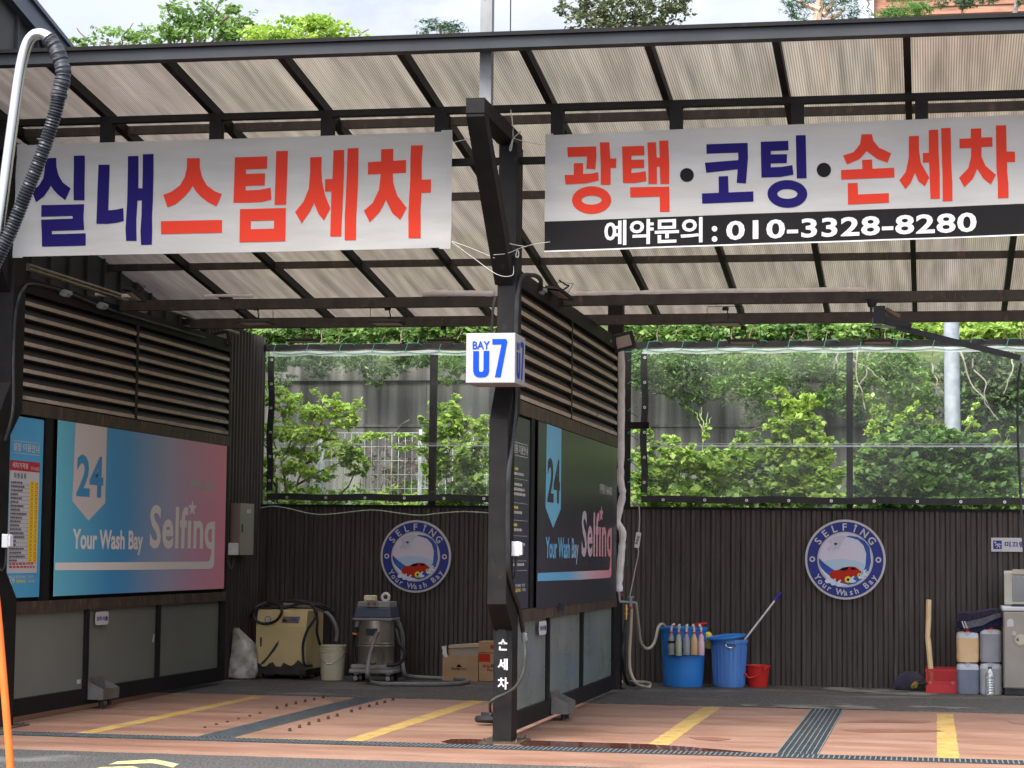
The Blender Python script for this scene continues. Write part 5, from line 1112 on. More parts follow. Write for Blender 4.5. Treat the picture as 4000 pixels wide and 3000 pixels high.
m=M(); q=smooth_path([S(1358,540,26.02),S(1340,575,26.0),S(1320,640,25.95),S(1295,720,25.85),S(1282,800,25.7),S(1277,880,25.55),Vector((*G(800+1290/2.011,2200+945/2.011).xy,.035)),Vector((*G(800+1370/2.011,2200+965/2.011).xy,.035)),Vector((*G(800+1600/2.011,2200+970/2.011).xy,.035)),Vector((*G(800+1900/2.011,2200+970/2.011).xy,.035)),Vector((*G(800+2040/2.011,2200+958/2.011).xy,.035)),Vector((*G(800+2062/2.011,2200+940/2.011).xy,.035)),Vector((*G(800+1960/2.011,2200+925/2.011).xy,.035)),Vector((*G(800+1800/2.011,2200+920/2.011).xy,.035)),Vector((*G(800+1620/2.011,2200+918/2.011).xy,.05)),S(1570,870,26.5),S(1550,740,26.55),S(1556,600,26.5),S(1535,500,26.45),S(1505,440,26.4)],8)
rr=[.027*(1+.05*(i%2)) for i in range(len(q))]; m.tube(q,.027,10,rr=rr); m.build('suction_hose',hoseG,t)
p0=S(1250,303,26.3); p1=S(1340,262,26.3)
m=M(); m.box(p0.x,p1.x,26.28,26.40,zz(303)+.003,zz(303)+.075); m.build('pack',yel,None) if False else tag(m.build('wipes_pack',mat('yellow and white wrapper',(.72,.60,.08),(.70,.68,.62),.5,scale=14,lo=.48,hi=.52),None,.012),'yellow and white soft pack lying on top of the vacuum cleaner','pack')
m=M(); q=S(1420,300,26.3); ring=[]
m.tube([(q.x+.045*math.cos(a*math.pi/10),26.3,zz(303)+.055+.045*math.sin(a*math.pi/10)) for a in range(21)],.018,8,cap=False); tag(m.build('tape_roll',white),'roll of white tape standing on top of the vacuum cleaner','tape')
# cartons
def zc(x,y,Y): return at(800+x/2.011,2200+y/2.011,'Y',Y)
Y=26.75
a=zc(1866,925,Y); b=zc(2149,728,Y); c2=zc(2149,660,Y)
t=thing('cardboard_box','open brown cardboard box with a dark hat emblem beside the centre column','cardboard box',(a.x,Y,0))
m=M(); T=.008; h=b.z
m.box(a.x,b.x,Y,Y+T,.006,h); m.box(a.x,b.x,Y+.32,Y+.32+T,.006,h+.06); m.box(a.x,a.x+T,Y+T,Y+.32,.006,h+.01); m.box(b.x-T,b.x,Y+T,Y+.32,.006,h+.03); m.box(a.x+T,b.x-T,Y+T,Y+.32,.006,.014); m.build('box_body',carton,t)
m=M(); m.prism([(a.x+.08,Y+.05,h-.02),(b.x-.004,Y+.05,h-.02),(b.x-.004,Y+.05,h+.105),(a.x+.09,Y+.05,h+.085)],(0,.006,0)); m.build('liner',mat('mesh liner',(.42,.34,.27),(.34,.26,.2),.8,scale=60),t)
m=M(); m.prism([(a.x+.07,Y+.02,h+.087),(b.x,Y+.02,h+.11),(b.x,Y+.02,h+.155),(a.x+.07,Y+.02,h+.125)],(0,.28,0)); m.build('raised_flap',cartonD,t)
m=M(); m.prism([zc(x,y,Y-.01) for x,y in ((1858,655),(1895,648),(1898,700),(1908,738),(1890,740),(1866,715),(1870,690))],(0,.02,0)); m.build('tissue_scrap',white,t)
m=M(); text_on(m,'PARAMOUNT',zc(1937,840,Y),zc(2060,822,Y),(1,0,0),(0,0,1),(0,-1,0),.002,.01); m.poly([[ (zc(x,y,Y).x,Y-.002,zc(x,y,Y).z) for x,y in ((1975,812),(1985,806),(1984,798),(1993,794),(2005,796),(2010,806),(2022,810),(2010,817),(1985,818))]]); m.build('print',blackp,t)
def stackbox(y0,y1,label,prints):
    a=zc(2151,y1,Y); b=zc(2151,y0,Y); x0=a.x; x1=x0+.42; t=thing('cardboard_box',label,'cardboard box',(x0,Y,a.z))
    m=M(); m.box(x0,x1,Y+.002,Y+.34,max(.006,a.z),b.z); m.build('box_body',carton,t,.004); prints(t,x0,a.z,b.z)
def pr1(t,x0,z0,z1):
    m=M(); text_on(m,'Henkel',(x0+.03,Y,z0+.02),(x0+.17,Y,z0+.05),(1,0,0),(0,0,1),(0,-1,0),.002,.01) if False else None
    m=M(); m.box(x0+.15,x0+.30,Y-.001,Y+.001,z0+.05,z0+.10); m.build('red_print',redp,t)
def pr2(t,x0,z0,z1):
    P2=lambda x,y: at(1850+x/2.37,2250+y/2.37,'Y',Y); 
    a=P2(48,794); b=P2(154,722); m=M(); m.box(a.x,b.x,Y-.001,Y+.001,a.z,b.z); m.build('red_label',redp,t)
    m=M(); text_on(m,'퍼실',P2(82,852),P2(150,818),(1,0,0),(0,0,1),(0,-1,0),.001,.03); m.build('red_lettering',redp,t)
    m=M(); text_on(m,'파워젤',P2(156,850),P2(256,818),(1,0,0),(0,0,1),(0,-1,0),.001,.03); text_on(m,'Persil',P2(128,882),P2(205,860),(1,0,0),(0,0,1),(0,-1,0),.001,.02); m.build('dark_lettering',blackp,t)
    m=M(); q=P2(60,887); m.box(x0,x0+.42,Y-.0015,Y+.001,q.z-.003,q.z+.003); m.build('flap_seam',cartonD,t)
stackbox(614,702,'low brown cardboard box lying on top of the box with red print',pr1)
stackbox(706,926,'brown cardboard box with a red label and Korean print, lower of its stack',pr2)
# electrical box on the side wall
t=thing('electrical_box','olive grey metal electrical cabinet mounted on the fine-ribbed side wall','electrical box',(-8.6,26,1.55))
xx=-8.57; a=at(935,2168,'X',xx); b=at(992,1961,'X',xx)
zlo=at(935,2168,'X',xx).z; zhi=at(935,1965,'X',xx).z
m=M(); m.box(xx-.13,xx-.004,a.y,b.y,zlo,zhi); m.build('cabinet',boxbrn,t,.004); m=M(); m.box(xx-.0035,xx+.004,a.y,b.y,zlo,zhi); m.build('door',boxgrn,t,.002)
m=M(); m.box(xx+.0045,xx+.012,a.y+.06,a.y+.085,(zlo+zhi)/2-.04,(zlo+zhi)/2+.06); m.build('lock',black,t)
m=M(); m.box(xx+.0045,xx+.006,a.y+.25,a.y+.42,zhi-.12,zhi-.07); m.build('label_plate',whiteS,t)
m=M(); p=at(898,2165,'X',XL+.03); m.box(XL+.01,XL+.10,25.08,25.22,at(900,2168,'Y',25.1).z,at(900,2121,'Y',25.1).z); tag(m.build('socket_box',white,None,.005),'white socket box at the far end of the left partition','socket box')
# blue tubs
Z4f=lambda x,y,Y: at(2400+x/2.074,2200+y/2.074,'Y',Y)
def tub(xc,ytop,ybot,wt,wb,Y,mt,label,fl):
    ct=Z4f(xc,ytop,Y); k=Y/FPX/2.074; h=Z4f(xc,ytop,Y).z; rt=wt/2*k; rb=wb/2*k
    t=thing('plastic_tub',label,'tub',(ct.x,Y,0)); m=M(); n=48
    pr=[(rb*.95,.006),(rb,.03)]+[(rb+(rt*.93-rb)*q,.03+(h-.09)*q) for q in (.25,.5,.75,1)]+[(rt*.93,h-.055),(rt*.97,h-.05),(rt*.97,h-.035),(rt,h-.03),(rt*1.01,h-.015),(rt,h),(rt*.95,h-.002),(rt*.92,h-.06),(rb*.95,.06),(0,.05)]
    m.lathe(pr,(ct.x,Y,0),n); m.build('body',mt,t); 
    if fl:
        for q in range(20):
            a=-math.pi*(q+.5)/20; m2=None
    return t,Vector((ct.x,Y,h)),rt
t,tc1,rt1=tub(558,515,993,392,318,26.72,blueT,'large bright blue plastic tub with spray bottles hanging on its rim',0)
m=M(); m.lathe([(rt1*.90,tc1.z-.10),(0,tc1.z-.10)],(tc1.x,tc1.y,0),30); m.build('water',mat('soapy water',(.35,.3,.45),None,.1),t)
t2,tc2,rt2=tub(930,618,993,300,250,26.85,blueU,'smaller faded blue tub with its lid askew and a mop stick in it',1)
m=M()
for q in range(26):
    a=2*math.pi*q/26; rb=rt2*.8; m.bar((tc2.x+rb*1.035*math.cos(a),26.85+rb*1.035*math.sin(a),.04),(tc2.x+rt2*.945*math.cos(a),26.85+rt2*.945*math.sin(a),tc2.z-.07),.008,.008)
m.build('ribs',blueU,t2)
m=M(); P=lambda x,y: Z4f(x,y,26.85-rt2-.01); m.box(P(905,630).x,P(972,630).x,26.85-rt2-.03,26.85-rt2+.02,P(905,655).z,P(905,628).z); m.build('lug',blueU,t2)
m=M(); m.tube(smooth_path([P(900,642),P(905,670),P(925,685),P(955,685),P(978,668),P(982,640)],5),.008,8); m.build('handle',chrome,t2)
# lid
c_=Vector((tc2.x-.03,26.78,tc2.z+.035)); q=Matrix.Rotation(R_(7),3,'Y')@Matrix.Rotation(R_(0),3,'X'); q=Matrix.Rotation(R_(-6.5),3,'Y')@Matrix.Rotation(R_(4),3,'X'); m=M(); pr=[(rt2*1.03,-.012),(rt2*1.05,0),(rt2*1.03,.012),(rt2*.9,.016),(rt2*.86,.008),(rt2*.5,.010),(0,.012)]
b0=len(m.v); m.lathe([(0,-.012)]+pr,(0,0,0),40); m.v=[tuple(c_+q@Vector(v)) for v in m.v]; tag(m.build('tub_lid',blueT),'blue lid lying tilted on the smaller tub','lid')
m=M(); m.tube([Z4f(1040,640,26.95),Z4f(1300,302,27.05)],.012,10); t=thing('mop','white mop stick with a blue grip leaning out of the smaller tub','mop',tuple(Z4f(1040,640,26.95))); m.build('stick',white,t)
m=M(); m.tube([Z4f(1299,303,27.05),Z4f(1352,238,27.06)],.019,10,rr=[.019,.016]); m.build('grip',mat('blue grip',(.03,.03,.30),None,.5),t)
# red bucket
t,c=bucket(2959,2680,26.95,at(2959,2599,'Y',26.95).z,.148,.118,redP,'red plastic bucket with its handle folded forward beside the blue tubs',ribs=False)
m=M(); h=at(2959,2599,'Y',26.95).z; Q=lambda x,y: Z4f(x,y,26.78); m.tube(smooth_path([c+Vector((.15,0,h-.02)),Q(1225,850),Q(1190,890),Q(1130,922),Q(1085,925),Q(1062,895),c+Vector((-.16,-.02,h*.62)),c+Vector((-.15,0,h-.05))],6),.011,8); m.build('handle',redP,t)
# spray bottles hanging on the rim
def spray(x,ytop,ybot,cm,label,neckm,dx=0,shape=0):
    Yb=26.72-rt1*math.sqrt(max(.05,1-((Z4f(x,0,26.5).x-tc1.x)/rt1)**2))-.055
    b=Z4f(x,ybot,Yb); tp=Z4f(x,ytop,Yb); H=tp.z-b.z; k=Yb/FPX/2.074; r=29*k
    t=thing('spray_bottle',label,'spray bottle',(b.x,Yb,b.z),'spray bottles hanging on the rim of the large blue tub')
    m=M(); pr=[(r*.93,0),(r,.006),(r,H*.44),(r*.9,H*.52),(r*.42,H*.66),(r*.36,H*.70)] if not shape else [(r*.88,0),(r*.93,.006),(r*.93,H*.44),(r*.72,H*.48),(r*.72,H*.62),(r*.4,H*.68),(r*.36,H*.70)]
    m.lathe(pr,(b.x,Yb,b.z),20); m.build('bottle',cm,t)
    m=M(); m.lathe([(r*.44,H*.701),(r*.44,H*.76)],(b.x,Yb,b.z),14); m.build('collar',redP,t)
    m=M(); m.tube([(b.x,Yb,b.z+H*.761),(b.x,Yb,b.z+H*.86),(b.x+dx,Yb,b.z+H*.98)],.014,8,rr=[.012,.014,.017]); m.tube([(b.x+dx,Yb-.02,b.z+H*.97),(b.x+dx*1.2,Yb+.09,b.z+H*.99)],.012,8); shd=m.build('spray_head',white,t)
    m=M(); m.tube(smooth_path([(b.x+dx,Yb-.025,b.z+H*.96),(b.x+dx+.02,Yb-.03,b.z+H*.93),(b.x+dx+.012,Yb-.03,b.z+H*.86)],4),.006,6); m.build('trigger',redP if dx>.01 else white,shd)
    return t,b,H,r,Yb
def liq(name,c1,c2): return mat(name,c1,c2,.35,scale=9)
s1=spray(461,492,742,liq('clear bottle dirty water',(.20,.21,.20),(.33,.33,.31)),'spray bottle with a black label band, leftmost on the tub rim',white,.02)
t,b,H,r,Yb=s1; m=M(); m.lathe([(r*1.01,H*.38),(r*1.01,H*.455)],(b.x,Yb,b.z),20); m.build('label_band',blackp,t)
spray(521,498,750,liq('milky olive liquid',(.36,.37,.27),(.42,.42,.32)),'spray bottle with murky olive liquid, second on the tub rim',white,0,1)
spray(583,498,742,liq('grey clear liquid',(.26,.27,.28),(.36,.37,.38)),'spray bottle with clear grey liquid, middle one on the tub rim',white,0)
spray(645,498,742,liq('orange liquid',(.62,.40,.17),(.68,.45,.22)),'spray bottle with orange liquid on the tub rim',white,-.015)
spray(702,498,746,liq('pink liquid',(.70,.44,.47),(.74,.50,.53)),'spray bottle with pink liquid, rightmost on the tub rim',white,-.02,1)
for i,(x,y) in enumerate(((682,492),(718,490))):
    m=M(); a=Z4f(x,y,26.75); m.tube([a+Vector((-.03,0,-.05)),a+Vector((.0,0,0)),a+Vector((.05,0,.0))],.016,8); m.tube([a+Vector((-.03,-.02,.01)),a+Vector((-.05,-.02,-.03))],.008,6); m.lathe([(.022,-.20),(.024,-.1),(.016,-.05)],a+Vector((-.03,0,0)),10)
    tag(m.build('spray_nozzle',redP),'red spray nozzle poking over the back of the tub rim, %s of two'%('left' if i==0 else 'right'),'spray nozzle')
t=thing('watering_can','yellow plastic can with a loop handle half hidden between the two blue tubs','can',tuple(Z4f(760,650,27.0)))
c_=Z4f(758,690,27.0); m=M(); m.lathe([(.055,0),(.06,.01),(.06,.15),(.045,.19),(.03,.20)],c_,16); m.build('body',yel,t)
m=M(); m.tube(smooth_path([Z4f(745,600,27.0),Z4f(750,568,27.0),Z4f(768,562,27.0),Z4f(783,580,27.0),Z4f(780,610,27.0)],5),.012,8); m.build('handle',yel,t)
# crate, roll, bag
Z5=lambda x,y,Y: at(3200+x/1.659,2000+y/1.659,'Y',Y)
Y=26.55; a=Z5(692,1174,Y); b=Z5(895,1020,Y); x0,x1=a.x,b.x; h=b.z; D=.34
t=thing('crate','red plastic crate with a lattice upper half standing against the right wall','crate',(x0,Y,0))
m=M(); T=.012
m.box(x0,x1,Y,Y+D,.006,.018); m.box(x0,x1,Y,Y+T,.018,h*.43); m.box(x0,x1,Y+D-T,Y+D,.018,h)
for X in (x0,x1-T): m.box(X,X+T,Y+T,Y+D-T,.018,h)
m.build('tray',redC,t)
m=M(); m.box(x0-.008,x1+.008,Y-.008,Y+T+.004,h-.03,h); m.box(x0-.004,x1+.004,Y-.008,Y+T,h*.43+.001,h*.43+.018); m.box(x0-.008,x1+.008,Y+D-T,Y+D+.008,h+.001,h+.012)
for X in (x0,x1-.02): m.box(X,X+.02,Y-.006,Y+T,.018,h-.031)
cw=x1-x0; k=-4
while k<16:
    xa=x0+k*cw/12; za=h*.43+.018; zb2=h-.03; L=zb2-za
    for sgn in (1,-1):
        p=(xa if sgn>0 else xa+L,Y+.004,za); q=(xa+L if sgn>0 else xa,Y+.004,zb2)
        def clip(p,q):
            (ax,_,az_),(bx,_,bz)=p,q; out=[]
            for X in (x0+.02,x1-.02):
                pass
            t0,t1=0,1; dx=bx-ax
            lo,hi=sorted(((x0+.02-ax)/dx,(x1-.02-ax)/dx)); t0=max(0,lo); t1=min(1,hi)
            if t0>=t1: return None
            return (ax+dx*t0,Y+.004+(.002 if sgn>0 else 0),az_+(bz-az_)*t0),(ax+dx*t1,Y+.004+(.002 if sgn>0 else 0),az_+(bz-az_)*t1)
        r_=clip(p,q)
        if r_: m.bar(r_[0],r_[1],.009,.004,(0,1,0))
    k+=1
m.box(x0+cw*.32,x0+cw*.70,Y-.004,Y+.010,h-.09,h-.075); m.box(x0+cw*.32,x0+cw*.70,Y-.004,Y+.010,h-.055,h-.042)
m.build('lattice',redC,t)
m=M(); 
for X in (x0+cw*.14,x0+cw*.86): m.tube([(X,Y-.012,h*.45),(X,Y,h*.45)],.022,12)
m.build('boss',mat('dull pink boss',(.40,.12,.09),None,.6),t)
m=M(); pts=[Z5(728,1150,26.66),Z5(722,1010,26.7),Z5(706,830,26.85),Z5(703,808,26.88),Z5(708,700,26.95),Z5(710,570,27.0)]
m.tube(pts,.032,9,rr=[.032,.033,.034,.031,.034,.033]); tag(m.build('cardboard_tube',paperT),'tall bent pale cardboard tube standing in the red crate','tube')
p=G(3572,2700); t=thing('bag_heap','crumpled dark bag and gloves heaped left of the red crate','bag',(p.x,p.y+.1,0))
o=lump('bag',[(.16,.006,0),(.19,.03,0),(.18,.09,-.01),(.15,.15,-.02),(.11,.20,-.03),(.05,.235,-.05)],p.x-.02,p.y+.14,28,mat('dark purple cloth',(.03,.026,.045),(.06,.055,.075),.8,scale=6,bump=.6,bscale=30),'x','x',1,.6,.22,3)
for kk in ('label','category'): del o[kk]
o.parent=t; o.matrix_parent_inverse=Matrix.Translation(-t.location)
m=M()
for i in range(9):
    a=Z5(570+random.uniform(0,60),1150-random.uniform(0,30),26.55); m.tube(smooth_path([a,a+Vector((.06,.0,.05)),a+Vector((.13,-.02,.04+random.uniform(-.03,.05)))],4),.018,7)
m.build('gloves',mat('dark yellow-black glove',(.015,.014,.012),(.22,.16,.03),.6,scale=14,lo=.55,hi=.7),t)
# jerrycans
Yj=26.5
def jerry(x0p,x1p,yt,yb,cm,capm,label,lvl=.72):
    a=Z5(x0p,yb,Yj); b=Z5(x1p,yt,Yj); w=b.x-a.x; H=b.z-a.z; cx=(a.x+b.x)/2; z0=a.z; Dp=.27
    t=thing('jerrycan',label,'jerrycan',(cx,Yj,z0),'translucent jerrycans stacked two by two')
    def ring(wf,z,df=1,r=.05):
        pts=[]; hw=w/2*wf; hd=Dp/2*df
        for sx_,sy_,q in ((1,1,0),(-1,1,1),(-1,-1,2),(1,-1,3)):
            for k in range(5): an=math.pi/2*(q+k/4); pts.append((cx+sx_*(hw-r)+r*math.cos(an),Yj+Dp/2+sy_*(hd-r)+r*math.sin(an),z))
        return pts
    def shell(levels,mt,nm):
        m=M(); vs=[]; 
        for wf,zf_,r in levels: vs+=ring(wf,z0+zf_*H,1 if wf>.8 else wf+.1,r)
        n=20; K=len(levels); fs=[(i*n+j,i*n+(j+1)%n,(i+1)*n+(j+1)%n,(i+1)*n+j) for i in range(K-1) for j in range(n)]+[tuple(reversed(range(n))),tuple(range((K-1)*n,K*n))]
        m.add(vs,fs,True); m.build(nm,mt,t)
    shell([(.90,.0,.04),(.96,.03,.05),(1,.10,.05),(.99,.24,.05),(.97,.26,.05),(.99,.28,.05),(1,.55,.05),(.99,lvl,.05)],cm,'filled_body')
    shell([(.99,lvl+.003,.05),(.97,.80,.05),(.93,.86,.05),(.78,.90,.04),(.60,.915,.03)],jtop,'shoulder')
    m=M(); m.prism([(cx-.035,Yj-.003,z0+H*.90),(cx+.035,Yj-.003,z0+H*.90),(cx+.03,Yj-.003,z0+H*.85),(cx,Yj-.003,z0+H*.79),(cx-.03,Yj-.003,z0+H*.85)],(0,.05,0)); m.build('pouring_notch',mat('notch grey',(.42,.42,.43),None,.5),t)
    m=M(); m.tube([(cx,Yj+.07,z0+H*.90),(cx,Yj+.07,z0+H*.985)],.042,14); m.build('cap',capm,t)
jtop=mat('frosted white plastic',(.52,.52,.55),(.58,.58,.60),.4,scale=6)
jerry(890,1035,760,972,mat('amber liquid',(.62,.40,.19),(.68,.46,.25),.35,scale=4),redP,'jerrycan of amber liquid with a red cap, upper left of the four')
jerry(1040,1185,742,972,mat('grey liquid',(.25,.25,.27),(.31,.31,.32),.35,scale=4),redP,'jerrycan of grey liquid with a red cap, upper right of the four',.78)
jerry(890,1037,964,1178,mat('blue grey liquid',(.13,.15,.20),(.18,.20,.25),.35,scale=4),jtop,'jerrycan of dark blue-grey liquid, lower left of the four')
jerry(1040,1187,962,1184,mat('pale grey liquid',(.34,.36,.37),(.40,.42,.42),.35,scale=4),jtop,'jerrycan of pale grey liquid behind the clear water bottle',.75)
b=Z5(1107,1192,26.3); H=Z5(1107,1004,26.3).z-.006; r=31/1.659*26.3/FPX
t=thing('water_bottle','clear ribbed plastic water bottle with a dark cap standing before the jerrycans','bottle',(b.x,26.3,.006))
m=M(); pr=[(r*.9,0),(r,.01)]
for q in range(6): z=H*(.12+.085*q); pr+=[(r,z),(r*.93,z+.008),(r*.93,z+.016),(r,z+.024)]
pr+=[(r,H*.70),(r*.85,H*.80),(r*.4,H*.92),(r*.36,H*.94)]
m.lathe(pr,(b.x,26.3,.006),20); m.build('body',petm,t)
m=M(); m.lathe([(r*.40,H*.941),(r*.40,H),(0,H)],(b.x,26.3,.006),14); m.build('cap',mat('dark green cap',(.03,.06,.06),None,.5),t)
# towels
def towel(pts0,th,mt,label,y0=26.5,d=.30):
    m=M(); n=len(pts0); vs=[]; L=9
    for j in range(L):
        yy=y0+d*j/(L-1); bul=math.sin(math.pi*j/(L-1))
        for i,(x,y) in enumerate(pts0):
            q=Z5(x,y,y0); vs.append((q.x,yy,q.z+.012*bul+.006*math.sin(i*2+j)))
    fs=[(j*n+i,j*n+(i+1)%n,(j+1)*n+(i+1)%n,(j+1)*n+i) for j in range(L-1) for i in range(n)]+[tuple(reversed(range(n))),tuple(range((L-1)*n,L*n))]
    m.add(vs,fs,True); return tag(m.build('folded_towel',mt),label,'towel')
towel([(892,752),(890,735),(900,715),(930,720),(1000,738),(1060,735),(1110,700),(1183,675),(1186,740),(1150,742),(1080,755),(1040,775),(1000,775),(960,758),(925,762)],0,mat('dark navy towel',(.008,.009,.03),(.015,.016,.05),.95,scale=20,bump=.7,bscale=60),'dark navy towel at the bottom of the pile on the jerrycans')
towel([(930,748),(920,722),(935,708),(960,712),(1030,698),(1100,672),(1165,655),(1183,660),(1183,678),(1110,704),(1060,738),(1000,746),(960,755)],0,towelg,'grey folded towel with two white stripes in the middle of the pile',26.47)
towel([(905,708),(898,690),(905,660),(925,652),(1000,655),(1060,642),(1120,632),(1165,636),(1178,650),(1165,656),(1100,668),(1030,692),(960,703),(925,712)],0,towelm,'dark purple fluffy towel on top of the pile',26.49)
m=M()
for x in (925,942): m.bar(Z5(x,708,26.455),Z5(x+18,754,26.455),.012,.012)
tag(m.build('towel_stripe',whiteS),'pair of short white stripes on the grey towel edge','towel trim')
# washing machine
Y=26.35; a=Z5(1187,1150,Y); x0=a.x; x1=x0+.62; ztp=Z5(1190,612,Y).z; 
t=thing('washing_machine','silver top-loading washing machine with its lid raised at the right edge','washing machine',(x0,Y,0))
m=M(); m.box(x0+.012,x1,Y,Y+.62,.09,ztp-.055); m.build('body',washm,t,.02)
m=M(); m.box(x0,x1+.005,Y-.012,Y+.63,ztp-.054,ztp); m.build('top_cover',washt,t,.015)
m=M(); m.box(x0+.03,x1-.03,Y+.03,Y+.6,.02,.089); m.build('base_skirt',black,t)
m=M(); m.prism([(x0+.11,Y+.01,ztp+.001),(x1,Y+.01,ztp+.001),(x1,Y+.09,ztp+.03),(x0+.13,Y+.09,ztp+.03)],(0,.01,0)); m.box(x0+.11,x1,Y+.005,Y+.06,ztp+.0012,ztp+.02); m.build('control_strip',black,t)
m=M(); l=Z5(1198,600,Y+.35); u_=Z5(1198,395,Y+.35)
lx0=Z5(1199,500,Y+.33).x; m.prism([(lx0,y,z) for y,z in ((Y+.33,l.z),(Y+.33,u_.z),(Y+.45,u_.z+.03),(Y+.45,l.z))],(x1-lx0,0,0)); lf=m.build('lid_frame',washb,t,.008)
c0=Z5(1253,418,Y+.32); c1=Z5(1253,578,Y+.32); m=M(); m.box(c0.x,x1-.05,Y+.318,Y+.326,c1.z,c0.z); m.build('lid_window',smoke,lf)
m=M(); q0=Z5(1253,404,Y+.3); q1=Z5(1320,372,Y+.3); m.box(q0.x,x1-.1,Y+.30,Y+.329,q0.z,q1.z); m.build('lid_handle',washb,lf,.004)
m=M(); q0=Z5(1217,743,Y-.003); q1=Z5(1260,692,Y-.003); w_=q1.x-q0.x
pts=[(q0.x,Y-.003,q0.z),(q1.x,Y-.003,q0.z)]+[((q0.x+q1.x)/2+w_/2*math.cos(k*math.pi/8),Y-.003,q1.z-w_/2+w_/2*math.sin(k*math.pi/8)) for k in range(9)]
m.prism(pts,(0,.0025,0)); m.build('white_sticker',whiteS,t)
m=M(); q=Z5(1306,826,Y-.004); m.tube([(q.x,Y-.006,q.z),(q.x,Y-.001,q.z)],.085,28); m.build('round_sticker',mat('tan round sticker',(.34,.27,.17),(.28,.23,.16),.5,scale=30),t)
m=M(); m.tube([(q.x,Y-.008,q.z),(q.x,Y-.0065,q.z)],.065,28); q2=Z5(1264,786,Y); m.tube([(q2.x,Y-.0095,q2.z),(q2.x,Y-.001,q2.z)],.026,18); text_on(m,'6',(q.x-.05,Y,q.z-.02),(q.x-.02,Y,q.z+.025),(1,0,0),(0,0,1),(0,-1,0),.0095,.02); m.build('sticker_centre',mat('cream print',(.46,.42,.34),None,.5),t)
m=M(); text_on(m,'6',(q.x-.05,Y,q.z-.02),(q.x-.022,Y,q.z+.022),(1,0,0),(0,0,1),(0,-1,0),.0105,.02); m.build('sticker_numeral',blackp,t)
# ================================================================== FOREGROUND LEFT
Yp=8.0; F=lambda x,y,Y_=8.0: at(x/1.58,y/1.58,'Y',Y_)
t=thing('vacuum_boom','polished bent steel tube with a black ribbed hose arching at the left edge','vacuum boom',tuple(F(30,1300)))
m=M(); m.tube(smooth_path([F(-60,1900),F(-20,1500),F(20,1200),F(80,750),F(122,450),F(160,290),F(200,225),F(245,210),F(285,222),F(310,245)],8),.0235,18); m.build('steel_tube',chrome,t)
m=M(); q=smooth_path([F(298,238),F(340,290),F(372,370),F(390,440),F(385,500),F(368,560),F(360,610)],7); m.tube(q,.03,16,rr=[.031+.0022*math.sin(i*2.4)+.002*math.sin(i*.7) for i in range(len(q))]); m.build('taped_joint',mat('black tape wrap',(.016,.017,.02),(.035,.036,.042),.45,scale=20,bump=.6,bscale=25,stretch=(1,1,3)),t)
q=smooth_path([F(361,600),F(345,680),F(300,830),F(240,1000),F(170,1170),F(110,1320),F(60,1440),F(10,1540),F(-60,1680),F(-120,1800)],26); m=M()
n_=len(q); acc=0; rr=[]; pts=[]
for i in range(n_-1):
    d=(q[i+1]-q[i]).length; k=max(1,int(d/.0028))
    for s_ in range(k): pts.append(q[i].lerp(q[i+1],s_/k)); acc+=d/k; rr.append(.0275+.0028*math.sin(acc*2*math.pi/.0125))
m.tube(pts,.028,14,rr=rr); m.build('ribbed_hose',mat('black ribbed hose',(.012,.013,.016),(.02,.021,.025),.35,scale=9),t)
Oh=lambda x,y: at(x/1.508,1900+y/1.508,'Y',8.0)
m=M(); m.tube(smooth_path([Oh(-60,400),Oh(-25,640),Oh(-8,800),Oh(5,950),Oh(22,1150),Oh(42,1400),Oh(58,1600),Oh(66,1750)],8),.0155,14); tag(m.build('air_hose',orange),'orange hose hanging in front at the lower left picture edge','hose')
# ================================================================== NEIGHBOUR BUILDINGS
bX=-9.55
t=thing('metal_building','dark standing seam metal building with a sloping verge beyond the left partition','building',(bX,22,0))
vz=lambda Y: 7.50-.245*(Y-21.1)
m=M(); m.prism([(bX,y,z) for y,z in ((12,0),(29,0),(29,vz(29)),(12,vz(12)))],(-5,0,0)); m.build('wall',seamdark,t)
m=M(); y=12.2
while y<29: m.prism([(bX+.001,yy,z) for yy,z in ((y,.01),(y+.025,.01),(y+.025,vz(y)-.03),(y,vz(y)-.03))],(.035,0,0)); y+=.52
m.build('standing_seams',seamdark,t)
m=M(); m.prism([(bX+.002,y,z) for y,z in ((12,vz(12)-.22),(29.2,vz(29.2)-.22),(29.2,vz(29.2)),(12,vz(12)))],(.10,0,0)); m.prism([(bX-5,y,z) for y,z in ((12,vz(12)+.001),(29.2,vz(29.2)+.001),(29.2,vz(29.2)+.05),(12,vz(12)+.05))],(5.14,0,0)); m.build('roof_verge',mat('slate verge',(.085,.10,.13),(.11,.125,.155),.45,scale=2),t)
Yb=56
t=thing('wood_clad_house','house with brown horizontal wood siding and a pale grey corner above the canopy','house',tuple(at(3700,60,'Y',Yb)))
a=at(3415,200,'Y',Yb); c1=at(3350,200,'Y',Yb)
m=M(); m.box(a.x,a.x+9,Yb,Yb+6,5,20); m.build('wall',siding,t)
m=M(); z=5.0
while z<20: m.box(a.x+.3,a.x+9,Yb-.03,Yb-.001,z,z+.015); z+=.21
m.build('siding_joints',mat('siding shadow gap',(.10,.045,.03),None,.9),t)
m=M(); m.box(c1.x,a.x-.003,Yb-.2,Yb+6,5,20); m.build('corner_cladding',greyb,t)
m=M(); m.box(a.x-.05,a.x-.0,Yb-.22,Yb-.201,5,20); m.build('corner_trim',mat('light trim',(.45,.47,.5),None,.5),t)
